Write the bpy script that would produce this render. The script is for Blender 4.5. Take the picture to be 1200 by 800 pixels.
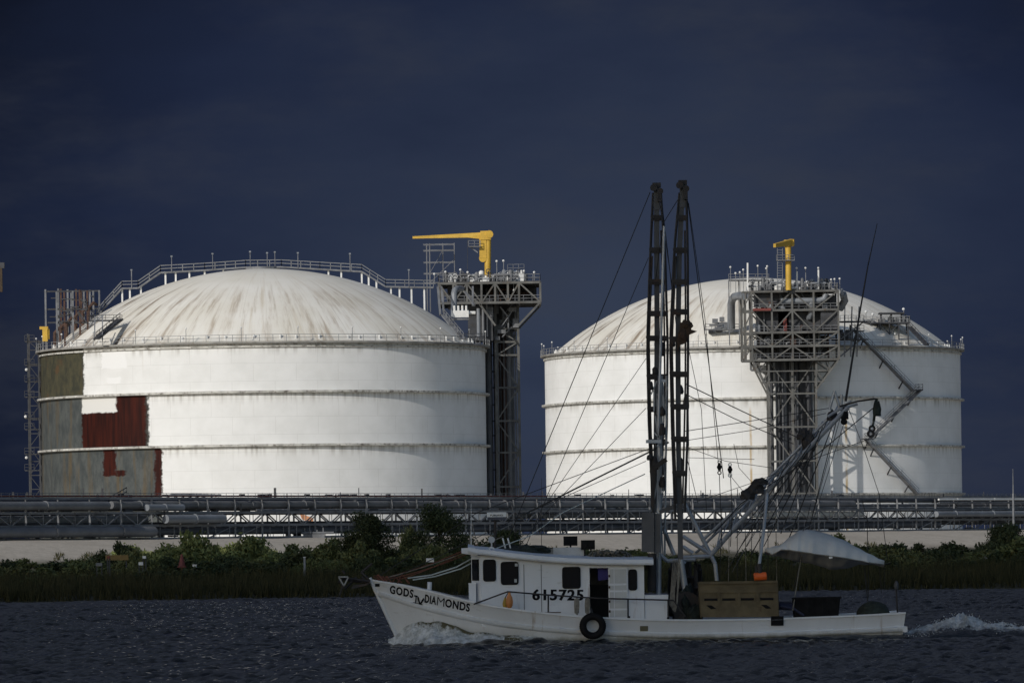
import bpy, bmesh, math, random
import numpy as np
from mathutils import Vector, Matrix, noise as mnoise
random.seed(7); rng = np.random.default_rng(7)
for o in list(bpy.data.objects): bpy.data.objects.remove(o)
S = bpy.context.scene
C = S.collection
R = math.radians

# ------------------------------------------------------------ camera
F = 6667.0; HX, HY = 600.0, 640.0; CAMH = 3.5; ROLL = R(0.8)
cam = bpy.data.cameras.new('camera'); camo = bpy.data.objects.new('camera', cam); C.objects.link(camo)
camo.location = (0, 0, CAMH); camo.rotation_euler = (R(90), ROLL, 0)
cam.sensor_fit = 'HORIZONTAL'; cam.sensor_width = 36; cam.lens = 200.0; cam.shift_y = 0.2
cam.clip_start = 1; cam.clip_end = 40000
S.camera = camo
_c, _s = math.cos(ROLL), math.sin(ROLL)
def P(px, py, Y):
    dx, dy = px-HX, HY-py
    u = dx*_c+dy*_s; v = -dx*_s+dy*_c
    return Vector((u/F*Y, Y, CAMH+v/F*Y))

# ------------------------------------------------------------ sun, sky, exposure
SUN_AZ, SUN_EL = R(37), R(26)
to_sun = Vector((-math.sin(SUN_AZ)*math.cos(SUN_EL), -math.cos(SUN_AZ)*math.cos(SUN_EL), math.sin(SUN_EL)))
sl = bpy.data.lights.new('sun', 'SUN'); sl.energy = 2.55; sl.angle = R(0.53); sl.color = (1, .955, .885)
so = bpy.data.objects.new('sun', sl); C.objects.link(so); so.rotation_euler = to_sun.to_track_quat('Z', 'Y').to_euler()
so.location = to_sun*900
W = bpy.data.worlds.new('World'); S.world = W; W.use_nodes = True
wt = W.node_tree; wt.nodes.clear()
class NT:
    """small node-graph helper"""
    def __init__(s, nt): s.nt = nt
    def n(s, typ, **kw):
        nd = s.nt.nodes.new(typ)
        for k, v in kw.items(): setattr(nd, k, v)
        return nd
    def put(s, sock, v):
        if isinstance(v, bpy.types.NodeSocket): s.nt.links.new(v, sock)
        elif isinstance(v, (tuple, list)) and len(v) == 3 and sock.type == 'RGBA': sock.default_value = (*v, 1)
        else: sock.default_value = v
    def m(s, op, a, b=0.0, c=None, clamp=False):
        nd = s.n('ShaderNodeMath', operation=op, use_clamp=clamp)
        s.put(nd.inputs[0], a); s.put(nd.inputs[1], b)
        if c is not None: s.put(nd.inputs[2], c)
        return nd.outputs[0]
    def mix(s, f, a, b, typ='MIX'):
        nd = s.n('ShaderNodeMix', data_type='RGBA', blend_type=typ)
        s.put(nd.inputs[0], f); s.put(nd.inputs[6], a); s.put(nd.inputs[7], b)
        return nd.outputs[2]
    def ramp(s, x, a, b, smooth=True):
        nd = s.n('ShaderNodeMapRange'); nd.interpolation_type = 'SMOOTHSTEP' if smooth else 'LINEAR'
        s.put(nd.inputs[0], x); s.put(nd.inputs[1], a); s.put(nd.inputs[2], b)
        return nd.outputs[0]
    def noise(s, vec, scale, detail=3, rough=.55, dist=0):
        nd = s.n('ShaderNodeTexNoise')
        if vec is not None: s.put(nd.inputs['Vector'], vec)
        nd.inputs['Scale'].default_value = scale; nd.inputs['Detail'].default_value = detail
        nd.inputs['Roughness'].default_value = rough; nd.inputs['Distortion'].default_value = dist
        return nd.outputs[0]
    def vec(s, x, y, z):
        nd = s.n('ShaderNodeCombineXYZ'); s.put(nd.inputs[0], x); s.put(nd.inputs[1], y); s.put(nd.inputs[2], z)
        return nd.outputs[0]
    def sep(s, v):
        nd = s.n('ShaderNodeSeparateXYZ'); s.put(nd.inputs[0], v); return nd.outputs
w = NT(wt)
sky = w.n('ShaderNodeTexSky', sky_type='NISHITA', sun_disc=False, sun_elevation=SUN_EL, sun_rotation=math.atan2(to_sun.x, to_sun.y) % (2*math.pi))
sky.air_density = 1.0; sky.dust_density = .8; sky.ozone_density = 1.5
SKY_STRENGTH = 0.092
tc = w.n('ShaderNodeTexCoord'); d = w.sep(tc.outputs['Generated'])
dyc = w.m('MAXIMUM', d[1], .05)
az = w.m('DIVIDE', d[0], dyc); el = w.m('DIVIDE', d[2], dyc)
ax = w.m('DIVIDE', w.m('SUBTRACT', az, .016), 1.12); ez = w.m('DIVIDE', w.m('SUBTRACT', el, .040), .82)
rad = w.m('SQRT', w.m('ADD', w.m('MULTIPLY', ax, ax), w.m('MULTIPLY', ez, ez)))
cn = w.noise(w.vec(az, w.m('MULTIPLY', el, 2.2), 0.0), 11, 4, .55)
rad = w.m('ADD', rad, w.m('MULTIPLY', w.m('SUBTRACT', cn, .5), .055))
storm = w.mix(w.ramp(rad, .008, .080, False), (.0325, .0445, .0775), (.0126, .0192, .0450))
storm = w.mix(w.ramp(rad, .075, .124, False), storm, (.0050, .0072, .0160))
cg = w.noise(w.vec(w.m('ADD', az, 3.1), w.m('MULTIPLY', el, 2.6), 4.0), 17, 5, .6)
storm = w.mix(w.m('MULTIPLY', w.ramp(cg, .44, .74), .42), storm, (.0400, .0455, .0610))
storm = w.mix(w.m('MULTIPLY', w.ramp(cg, .50, .28), .25), storm, (.0100, .0165, .0400))
hi = w.ramp(d[2], .13, .42)
storm = w.mix(hi, storm, (.086, .101, .138))
wide = w.ramp(w.m('ABSOLUTE', az), .12, .8)
storm = w.mix(wide, storm, (.022, .028, .048))
storm_s = w.n('ShaderNodeVectorMath', operation='SCALE'); w.put(storm_s.inputs[0], storm); storm_s.inputs[3].default_value = 1.0/SKY_STRENGTH
front = w.ramp(d[1], -.25, .45)
skyc = w.mix(front, sky.outputs[0], storm_s.outputs[0])
bg = w.n('ShaderNodeBackground'); w.put(bg.inputs[0], skyc); bg.inputs[1].default_value = SKY_STRENGTH
wo = w.n('ShaderNodeOutputWorld'); wt.links.new(bg.outputs[0], wo.inputs[0])
S.view_settings.view_transform = 'Standard'; S.view_settings.look = 'None'
S.view_settings.exposure = 0.0; S.view_settings.gamma = 1; S.view_settings.use_curve_mapping = False

# ------------------------------------------------------------ mesh helpers
WP = {}                                     # world position of each object's origin
def wpos(o): return WP.get(o.name, Vector((0, 0, 0))) if o else Vector((0, 0, 0))
class MB:
    def __init__(s): s.v = []; s.f = []
    def add(s, vs, fs):
        b = len(s.v); s.marks = getattr(s, 'marks', []); s.marks.append((b, len(s.f))); s.v += [tuple(p) for p in vs]; s.f += [tuple(i+b for i in q) for q in fs]; return s
    def box(s, c, size, rot=None):
        hx, hy, hz = size[0]/2, size[1]/2, size[2]/2; c = Vector(c)
        vs = [Vector((x, y, z)) for x in (-hx, hx) for y in (-hy, hy) for z in (-hz, hz)]
        if rot is not None: vs = [rot @ p for p in vs]
        return s.add([p+c for p in vs], [(0, 1, 3, 2), (4, 6, 7, 5), (0, 4, 5, 1), (2, 3, 7, 6), (0, 2, 6, 4), (1, 5, 7, 3)])
    def bar(s, p, q, wd, hd=None, up=(0, 0, 1)):
        p, q = Vector(p), Vector(q); hd = hd or wd; dr = q-p
        if dr.length < 1e-6: return s
        dr.normalize(); up = Vector(up)
        if abs(dr.dot(up)) > .98: up = Vector((1, 0, 0))
        sx = dr.cross(up).normalized(); sz = sx.cross(dr)
        a, b = sx*wd/2, sz*hd/2
        return s.add([p-a-b, p+a-b, p+a+b, p-a+b, q-a-b, q+a-b, q+a+b, q-a+b],
                     [(0, 1, 2, 3), (7, 6, 5, 4), (0, 4, 5, 1), (1, 5, 6, 2), (2, 6, 7, 3), (3, 7, 4, 0)])
    def pipe(s, pts, r, n=8, r2=None, closed=False):
        pts = [Vector(p) for p in pts]; m = len(pts); vs = []; fs = []
        ref = None
        for i, p in enumerate(pts):
            t = (pts[min(i+1, m-1)]-pts[max(i-1, 0)]).normalized()
            if ref is None:
                ref = Vector((0, 0, 1)) if abs(t.z) < .9 else Vector((1, 0, 0))
            a = t.cross(ref).normalized(); b = a.cross(t).normalized(); ref = b
            rr = r if r2 is None else r+(r2-r)*i/max(1, m-1)
            for k in range(n):
                th = 2*math.pi*k/n; vs.append(p+a*(rr*math.cos(th))+b*(rr*math.sin(th)))
        for i in range(m-1):
            for k in range(n):
                k2 = (k+1) % n; fs.append((i*n+k, i*n+k2, (i+1)*n+k2, (i+1)*n+k))
        fs.append(tuple(reversed(range(n)))); fs.append(tuple((m-1)*n+k for k in range(n)))
        return s.add(vs, fs)
    def lathe(s, prof, c, n=24, axis='Z', a0=0.0, a1=2*math.pi):
        c = Vector(c); vs = []; fs = []; full = abs(a1-a0-2*math.pi) < 1e-6; nn = n if full else n+1
        for (r, z) in prof:
            for k in range(nn):
                th = a0+(a1-a0)*k/n; x, y = r*math.cos(th), r*math.sin(th)
                q = Vector((x, y, z)) if axis == 'Z' else (Vector((x, z, y)) if axis == 'Y' else Vector((z, x, y)))
                vs.append(q+c)
        for i in range(len(prof)-1):
            for k in range(n):
                k2 = (k+1) % nn if full else k+1
                fs.append((i*nn+k, i*nn+k2, (i+1)*nn+k2, (i+1)*nn+k))
        return s.add(vs, fs)
    def ball(s, c, r, nu=10, nv=7, sc=(1, 1, 1)):
        pr = [(max(1e-4, math.sin(math.pi*i/nv)), -math.cos(math.pi*i/nv)) for i in range(nv+1)]
        c = Vector(c); vs = []; fs = []
        for (a, z) in pr:
            for k in range(nu):
                th = 2*math.pi*k/nu; vs.append(c+Vector((a*math.cos(th)*r*sc[0], a*math.sin(th)*r*sc[1], z*r*sc[2])))
        for i in range(nv):
            for k in range(nu):
                k2 = (k+1) % nu; fs.append((i*nu+k, i*nu+k2, (i+1)*nu+k2, (i+1)*nu+k))
        return s.add(vs, fs)
    def ring(s, c, RR, r, axis='Y', n=32, m=12, sq=1.0):
        c = Vector(c); vs = []; fs = []
        for i in range(n):
            th = 2*math.pi*i/n
            for j in range(m):
                ph = 2*math.pi*j/m; q = RR+r*math.cos(ph); h = r*sq*math.sin(ph)
                x, y = q*math.cos(th), q*math.sin(th)
                vs.append(c+(Vector((x, h, y)) if axis == 'Y' else Vector((x, y, h)) if axis == 'Z' else Vector((h, x, y))))
        for i in range(n):
            for j in range(m):
                i2, j2 = (i+1) % n, (j+1) % m; fs.append((i*m+j, i2*m+j, i2*m+j2, i*m+j2))
        return s.add(vs, fs)
    def prism(s, pts, ext):
        pts = [Vector(p) for p in pts]; ext = Vector(ext); n = len(pts)
        return s.add(pts+[p+ext for p in pts], [tuple(reversed(range(n))), tuple(range(n, 2*n))]+[(i, (i+1) % n, (i+1) % n+n, i+n) for i in range(n)])
    def grid(s, fn, us, vs_):
        V = [fn(u, v) for u in us for v in vs_]; m = len(vs_)
        return s.add(V, [(i*m+j, (i+1)*m+j, (i+1)*m+j+1, i*m+j+1) for i in range(len(us)-1) for j in range(m-1)])
    def build(s, name, mat, parent=None, smooth=False, label=None, origin=None):
        off = wpos(parent)
        if parent is None and origin is not None: off = Vector(origin)
        me = bpy.data.meshes.new(name)
        me.from_pydata([(a-off.x, b-off.y, c-off.z) for a, b, c in s.v], [], s.f)
        bm = bmesh.new(); bm.from_mesh(me); bmesh.ops.recalc_face_normals(bm, faces=bm.faces); bm.to_mesh(me); bm.free()
        if smooth:
            me.polygons.foreach_set('use_smooth', [True]*len(me.polygons))
            try: me.set_sharp_from_angle(angle=R(smooth if smooth is not True else 40))
            except Exception: pass
        me.materials.append(mat)
        o = bpy.data.objects.new(name, me); C.objects.link(o)
        if parent: o.parent = parent; WP[o.name] = off
        else: o.location = off; WP[o.name] = off
        if label: o['label'] = label
        return o
def build_each(mb, name, mat, parent, smooth=False):
    out = []; mk = mb.marks+[(len(mb.v), len(mb.f))]
    for (v0, f0), (v1, f1) in zip(mk, mk[1:]):
        m2 = MB(); m2.v = mb.v[v0:v1]; m2.f = [tuple(i-v0 for i in q) for q in mb.f[f0:f1]]
        out.append(m2.build(name, mat, parent, smooth))
    return out
def thing(name, label, cat, loc, group=None):
    o = bpy.data.objects.new(name, None); C.objects.link(o); o.location = loc; o.empty_display_size = .3
    o['label'] = label; o['category'] = cat
    if group: o['group'] = group
    WP[o.name] = Vector(loc); return o
def tag(o, label, cat, group=None):
    o['label'] = label; o['category'] = cat
    if group: o['group'] = group
    return o
def structure(o): o['kind'] = 'structure'; return o
def copy_tree(o, parent=None):
    c = o.copy(); C.objects.link(c); c.parent = parent
    for ch in list(o.children): copy_tree(ch, c)
    return c
def lerp(a, b, t): return a+(b-a)*t
def curve(tab):
    xs = [a for a, _ in tab]; ys = [b for _, b in tab]
    # smooth (monotone-ish) interpolation through table
    def fn(x):
        return float(np.interp(x, xs, ys))
    return fn

# ------------------------------------------------------------ materials
def new_mat(name):
    m = bpy.data.materials.new(name); m.use_nodes = True; g = NT(m.node_tree)
    return m, g, m.node_tree.nodes['Principled BSDF']
def M(name, col, rough=.6, metal=0.0, var=.2, scale=1.5, rust=None, rust_amt=.35, bump=0.0, spec=.5, streak=False):
    m, g, b = new_mat(name)
    co = g.n('ShaderNodeTexCoord').outputs['Object']
    if streak:
        mp = g.n('ShaderNodeMapping'); g.put(mp.inputs[0], co); mp.inputs['Scale'].default_value = (1, 1, .12); co2 = mp.outputs[0]
    else: co2 = co
    nz = g.noise(co2, scale, 5, .6)
    k = g.ramp(nz, .3, .7)
    c = g.mix(k, tuple(max(0, x*(1-var)) for x in col), tuple(min(1, x*(1+var)) for x in col))
    if rust:
        rz = g.noise(co2, scale*.7+.9, 6, .65)
        c = g.mix(g.ramp(rz, 1-rust_amt-.12, 1-rust_amt+.12), c, rust)
    g.put(b.inputs['Base Color'], c); b.inputs['Roughness'].default_value = rough; b.inputs['Metallic'].default_value = metal
    b.inputs['Specular IOR Level'].default_value = spec
    if bump:
        bp = g.n('ShaderNodeBump'); bp.inputs['Strength'].default_value = bump; bp.inputs['Distance'].default_value = .05
        g.put(bp.inputs['Height'], g.noise(co, scale*6, 4)); g.put(b.inputs['Normal'], bp.outputs[0])
    return m
RUST = (.12, .045, .02)
m_steel = M('galvanised_steel', (.15, .155, .165), .6, .0, .3, .7, (.10, .075, .05), .30)
m_steel_d = M('dark_steel', (.040, .042, .048), .6, .0, .35, .8, (.045, .032, .022), .35)
m_steel_t = M('tan_steel', (.108, .107, .100), .65, .0, .3, .5, (.10, .07, .045), .35)
m_rail = M('railing_steel', (.20, .205, .21), .55, .0, .2, .4)
m_pipe = M('insulated_pipe', (.15, .155, .165), .5, .0, .2, .3)
m_pipe_l = M('pale_pipe', (.20, .215, .235), .45, .0, .15, .3)
m_pipe_d = M('dark_pipe', (.085, .09, .10), .5, .0, .25, .3)
m_white_eq = M('white_equipment', (.72, .72, .70), .5, 0, .08, 1)
m_rust = M('rusty_steel', (.070, .036, .024), .8, 0, .4, 1.2)
m_yellow = M('yellow_crane_paint', (.58, .36, .045), .5, 0, .12, .5, (.25, .12, .04), .22)
m_red = M('red_equipment', (.17, .035, .028), .6, 0, .2, 1)
m_galv_rack = M('rack_steel', (.19, .193, .20), .65, 0, .3, .25, (.085, .068, .055), .35)

def tank_wall_mat(patched, zr_list=(31.05, 21.75, 12.4, 39.5)):
    m, g, b = new_mat('painted_tank_wall_patched' if patched else 'painted_tank_wall')
    co = g.n('ShaderNodeTexCoord').outputs['Object']; x, y, z = g.sep(co)
    th = g.m('MULTIPLY', g.m('ARCTAN2', x, g.m('MULTIPLY', y, -1.0)), 180/math.pi)     # 0 facing the river, degrees
    arc = g.m('MULTIPLY', th, .70)                                                   # metres along the wall
    uv = g.vec(arc, z, 0.0)
    mot = g.noise(uv, .22, 4, .6)
    col = g.mix(g.ramp(mot, .3, .75), (.80, .80, .785), (.72, .72, .70))
    sv = g.vec(g.m('MULTIPLY', arc, 1.1), g.m('MULTIPLY', z, .07), 3.0)
    st = g.ramp(g.noise(sv, 1.0, 4, .6), .62, .85)
    col = g.mix(g.m('MULTIPLY', st, .42), col, (.50, .45, .37))
    # plate seams
    bk = g.n('ShaderNodeTexBrick'); g.put(bk.inputs['Vector'], uv); bk.offset = .5
    bk.inputs['Scale'].default_value = 1.0; bk.inputs['Brick Width'].default_value = 7.5; bk.inputs['Row Height'].default_value = 3.1
    bk.inputs['Mortar Size'].default_value = .05; bk.inputs['Mortar Smooth'].default_value = .6
    col = g.mix(g.m('MULTIPLY', bk.outputs['Fac'], .26), col, (.35, .34, .31))
    # dirt below the rings
    for zr in zr_list:
        dd = g.m('SUBTRACT', zr-5.0, z)
        k = g.m('MULTIPLY', g.ramp(dd, 2.6, .05), g.m('GREATER_THAN', dd, 0.0))
        nn = g.ramp(g.noise(g.vec(g.m('MULTIPLY', arc, 1.2), zr, 0.0), 1.0, 3), .40, .72)
        col = g.mix(g.m('MULTIPLY', g.m('MULTIPLY', k, nn), .70), col, (.22, .20, .165))
    if not patched:
        for (a, wd) in ((23.2, .28), (-3.1, .20)):
            k = g.ramp(g.m('ABSOLUTE', g.m('SUBTRACT', th, a)), wd+.25, wd-.1)
            k = g.m('MULTIPLY', k, g.ramp(z, 26.5, 24))
            k = g.m('MULTIPLY', k, g.ramp(g.noise(g.vec(arc, g.m('MULTIPLY', z, .3), 9.0), 1.2, 3), .25, .6))
            col = g.mix(g.m('MULTIPLY', k, .75), col, (.45, .29, .09))
    if patched:
        wn = g.noise(uv, .8, 8, .72); wn2 = g.noise(g.vec(arc, z, 7.0), .8, 8, .72)
        edgeb = g.noise(uv, 2.5, 6, .8)
        tw = g.m('ADD', g.m('ADD', th, g.m('MULTIPLY', g.m('SUBTRACT', edgeb, .5), 1.2)), g.m('MULTIPLY', g.m('SUBTRACT', wn, .5), 3.6)); zw = g.m('ADD', z, g.m('MULTIPLY', g.m('SUBTRACT', wn2, .5), 1.1))
        def rect(a0, a1, z0, z1, sa=.35, sz=.12):
            r1 = g.m('MULTIPLY', g.ramp(tw, a0-sa, a0+sa), g.ramp(tw, a1+sa, a1-sa))
            r2 = g.m('MULTIPLY', g.ramp(zw, z0-5-sz, z0-5+sz), g.ramp(zw, z1-5+sz, z1-5-sz))
            return g.m('MULTIPLY', r1, r2)
        sg = g.noise(g.vec(g.m('MULTIPLY', arc, .55), g.m('MULTIPLY', z, .05), 1.0), 1.0, 4, .6)
        sg2 = g.noise(g.vec(g.m('MULTIPLY', arc, .6), g.m('MULTIPLY', z, .28), 4.0), 1.0, 6, .72)
        bare = g.mix(g.ramp(sg2, .3, .7), (.050, .057, .058), (.098, .106, .102))
        bare = g.mix(g.m('MULTIPLY', g.ramp(sg, .52, .68), .5), bare, (.125, .080, .028))
        bare = g.mix(g.m('MULTIPLY', g.ramp(sg, .68, .78), .55), bare, (.14, .06, .02))
        olive = g.mix(g.ramp(sg2, .35, .65), (.040, .041, .031), (.080, .074, .044))
        olive = g.mix(g.m('MULTIPLY', g.ramp(g.noise(uv, .33, 4), .55, .72), .8), olive, (.10, .058, .03))
        red = g.mix(g.ramp(g.noise(g.vec(g.m('MULTIPLY', arc, 1.5), g.m('MULTIPLY', z, .1), 2.0), 1.0, 4), .35, .7), (.019, .0038, .0026), (.050, .0085, .0042))
        edge = (.05, .05, .045)
        col = g.mix(rect(-100, -49.5, 31.0, 39.6), col, edge)
        col = g.mix(rect(-100, -49.9, 31.0, 39.6), col, olive)
        col = g.mix(rect(-100, -27.6, 21.7, 31.0), col, edge)
        col = g.mix(rect(-50.5, -28.4, 21.7, 31.0), col, red)
        col = g.mix(rect(-100, -50.6, 21.7, 31.0), col, bare)
        col = g.mix(rect(-50.6, -37.6, 28.0, 31.0), col, (.72, .71, .68))
        col = g.mix(rect(-100, -24.0, 5, 21.7), col, bare)
        col = g.mix(rect(-26.0, -24.0, 13.2, 21.7), col, red)
        col = g.mix(rect(-42.3, -37.9, 16.8, 21.7), col, red)
        col = g.mix(rect(-37.9, -34.6, 16.8, 17.8), col, red)
        for (a0, a1, z0, z1) in ((-42.4, -34.1, 35.7, 38.8), (-40.7, -35.9, 33.0, 34.1)):
            col = g.mix(rect(a0, a1, z0, z1, .15, .05), col, (.82, .82, .81))
    g.put(b.inputs['Base Color'], col); b.inputs['Roughness'].default_value = .65; b.inputs['Specular IOR Level'].default_value = .15
    bp = g.n('ShaderNodeBump'); bp.inputs['Strength'].default_value = .25; bp.inputs['Distance'].default_value = .15
    g.put(bp.inputs['Height'], g.noise(uv, .12, 3)); g.put(b.inputs['Normal'], bp.outputs[0])
    return m
def dome_mat(heavy):
    m, g, b = new_mat('stained_dome_heavy' if heavy else 'stained_dome')
    co = g.n('ShaderNodeTexCoord').outputs['Object']; x, y, z = g.sep(co)
    th = g.m('ARCTAN2', x, g.m('MULTIPLY', y, -1.0))
    r = g.m('SQRT', g.m('ADD', g.m('MULTIPLY', x, x), g.m('MULTIPLY', y, y)))
    rn = g.m('DIVIDE', r, 38.5)
    base = g.mix(g.ramp(g.noise(co, .12, 4), .3, .7), (.80, .775, .71), (.72, .685, .60))
    sv = g.vec(g.m('MULTIPLY', th, 9.0), g.m('MULTIPLY', rn, 1.1), 0.0)
    s1 = g.ramp(g.noise(sv, 2.2, 6, .7), .46, .72)
    s2 = g.ramp(g.noise(g.vec(g.m('MULTIPLY', th, 30.0), g.m('MULTIPLY', rn, 2.0), 5.0), 1.3, 4, .6), .52, .8)
    lowr = g.ramp(g.m('ADD', rn, g.m('MULTIPLY', g.m('SUBTRACT', g.noise(g.vec(g.m('MULTIPLY', th, 14.0), 0.0, 2.0), 1.0, 3), .5), .5)), .40, .78)
    left = g.ramp(th, -.2, -1.1)
    base = g.mix(g.m('MULTIPLY', s2, .55), base, (.50, .41, .285))
    amt = g.m('MULTIPLY', s1, g.m('MULTIPLY', lowr, g.m('ADD',   .72 if heavy else .55, g.m('MULTIPLY', left, .6))))
    base = g.mix(amt, base, g.mix(left, (.27, .185, .105), (.13, .085, .05)))
    top = g.ramp(rn, .38, .12)
    base = g.mix(g.m('MULTIPLY', top, .7), base, (.64, .62, .56))
    # plate seams
    lk = g.m('FRACT', g.m('MULTIPLY', th, 48/(2*math.pi)))
    ln = g.ramp(g.m('ABSOLUTE', g.m('SUBTRACT', lk, .5)), .03, .0)
    base = g.mix(g.m('MULTIPLY', ln, .25), base, (.45, .41, .33))
    g.put(b.inputs['Base Color'], base); b.inputs['Roughness'].default_value = .7
    return m
# ============================================================ SETTING
# rack / levee line: from RA along RU
RA = Vector((-62, 690, 0)); RU = Vector((144, 225, 0)).normalized(); RN = Vector((RU.y, -RU.x, 0))
def levee_d(x, y):          # metres behind (+) or in front (-) of the levee crest line
    return -((x-RA.x)*RN.x+(y-RA.y)*RN.y)
def sst(a, b, x):
    t = min(1, max(0, (x-a)/(b-a))); return t*t*(3-2*t)
def ground_z(x, y):
    z = -2.5+2.9*sst(392, 405, y)+.5*sst(405, 450, y)+.6*sst(450, 640, y)
    k = max(sst(-34, -4.5, levee_d(x, y)), sst(900, 960, y))
    if y > 430: z = lerp(z, 5.0, k*sst(430, 470, y))
    if 405 < y < 1500: z += .25*(mnoise.noise(Vector((x*.08, y*.05, 0))))*(1-.6*k)+.10*mnoise.noise(Vector((x*.4, y*.2, 3)))
    return z
def gcoords(dense0, dense1, step, lo, hi, grow=1.35):
    a = list(np.arange(dense0, dense1+1e-6, step)); s = step; x = dense1
    while x < hi: s *= grow; x += s; a.append(x)
    s = step; x = dense0
    while x > lo: s *= grow; x -= s; a.insert(0, x)
    return a
m_ground, g, b = new_mat('river_bank_soil')
co = g.n('ShaderNodeTexCoord').outputs['Object']; x, y, z = g.sep(co)
ld = g.m('MULTIPLY', g.m('ADD', g.m('MULTIPLY', g.m('SUBTRACT', x, RA.x), RN.x), g.m('MULTIPLY', g.m('SUBTRACT', y, RA.y), RN.y)), -1.0)
ld = g.m('ADD', ld, g.m('MULTIPLY', g.m('SUBTRACT', g.noise(co, .12, 4), .5), 6.0))
grav = g.mix(g.ramp(g.noise(co, .8, 6, .7), .3, .7), (.46, .415, .355), (.36, .325, .27))
grav = g.mix(g.m('MULTIPLY', g.ramp(g.noise(co, .05, 3), .45, .65), .5), grav, (.30, .265, .215))
mud = g.mix(g.ramp(g.noise(co, .5, 5), .3, .7), (.035, .035, .018), (.07, .062, .035))
col = g.mix(g.ramp(ld, -27, -21), mud, grav)
g.put(b.inputs['Base Color'], col); b.inputs['Roughness'].default_value = .95
bp = g.n('ShaderNodeBump'); bp.inputs['Strength'].default_value = .6; bp.inputs['Distance'].default_value = .2
g.put(bp.inputs['Height'], g.noise(co, 1.4, 6)); g.put(b.inputs['Normal'], bp.outputs[0])
mb = MB()
gx = gcoords(-100, 130, 2.5, -9000, 9000); gy = gcoords(386, 960, 3.0, -2500, 20000)
mb.grid(lambda a, c: (a, c, ground_z(a, c)), gx, gy)
structure(mb.build('ground', m_ground, smooth=180))

# ---- water: real waves, one sheet
m_water, g, b = new_mat('river_water')
co = g.n('ShaderNodeTexCoord').outputs['Object']
g.put(b.inputs['Base Color'], g.mix(g.ramp(g.noise(co, .05, 3), .35, .65), (.005, .009, .014), (.010, .014, .018)))
b.inputs['Roughness'].default_value = .10; b.inputs['IOR'].default_value = 1.33
mp = g.n('ShaderNodeMapping'); g.put(mp.inputs[0], co); mp.inputs['Scale'].default_value = (1, .6, 1)
bp = g.n('ShaderNodeBump'); bp.inputs['Strength'].default_value = .45; bp.inputs['Distance'].default_value = .11
g.put(bp.inputs['Height'], g.m('ADD', g.noise(mp.outputs[0], 2.2, 6, .7), g.m('MULTIPLY', g.noise(mp.outputs[0], .8, 2), 1.2))); g.put(b.inputs['Normal'], bp.outputs[0])
wr = np.random.default_rng(3)
NW = 60
WV_wl = np.exp(wr.uniform(math.log(.36), math.log(1.7), NW)); WV_wd = wr.normal(-math.pi/2+.25, .55, NW)
WV_wk = 2*math.pi/WV_wl; WV_wp = wr.uniform(0, 6.28, NW); WV_wa = .0118*WV_wl**.80*wr.uniform(.5, 1.2, NW)
def wave_arr(X, Y):
    Z = np.zeros_like(X)
    for i in range(NW):
        ph = WV_wk[i]*(X*np.cos(WV_wd[i])+Y*np.sin(WV_wd[i]))+WV_wp[i]
        Z += WV_wa[i]*(np.sin(ph)+.25*np.sin(2*ph+.6))
    g1 = 1.0+.16*np.sin(X*.31+Y*.11+1)*np.sin(Y*.19-X*.14)+.12*np.sin(X*.67+Y*.41)
    return Z*g1
def wave_h(x, y): return float(wave_arr(np.array([float(x)]), np.array([float(y)]))[0])
wx = np.array(gcoords(-29, 29, .095, -4000, 4000, 1.3)); wy = np.array(gcoords(140, 404, .165, -3000, 405, 1.3))
wx = wx; XX, YY = np.meshgrid(wx, wy, indexing='ij')
ZZ = wave_arr(XX, YY)
fade = np.clip(1-(np.abs(XX)-30)/25, 0, 1)*np.clip((YY-70)/70, 0, 1)
ZZ = ZZ*fade
# swell pushed up by the hull: low ridge along the near side and behind the stern
def bump(x0, x1, y0, sg, h):
    xm = np.clip((XX-x0)/(x1-x0), 0, 1); return h*np.sin(np.pi*xm)*np.exp(-((YY-y0)/sg)**2)
ZZ += bump(-4.5, 6.5, 201.0, .8, .13)+bump(13.2, 26, 203.5, 1.6, .30)+bump(-3, 12, 199.4, .6, .07)
me = bpy.data.meshes.new('water')
nx, ny = len(wx), len(wy)
me.vertices.add(nx*ny); me.vertices.foreach_set('co', np.stack([XX, YY, ZZ], -1).reshape(-1).astype(np.float32))
ii, jj = np.meshgrid(np.arange(nx-1), np.arange(ny-1), indexing='ij')
q = np.stack([ii*ny+jj, (ii+1)*ny+jj, (ii+1)*ny+jj+1, ii*ny+jj+1], -1).reshape(-1, 4)
me.loops.add(q.size); me.polygons.add(len(q)); me.loops.foreach_set('vertex_index', q.reshape(-1).astype(np.int32))
me.polygons.foreach_set('loop_start', np.arange(0, q.size, 4, dtype=np.int32))
me.polygons.foreach_set('use_smooth', np.ones(len(q), bool)); me.update(calc_edges=True); me.validate()
me.materials.append(m_water); wo_ = bpy.data.objects.new('water', me); C.objects.link(wo_); structure(wo_)

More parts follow.
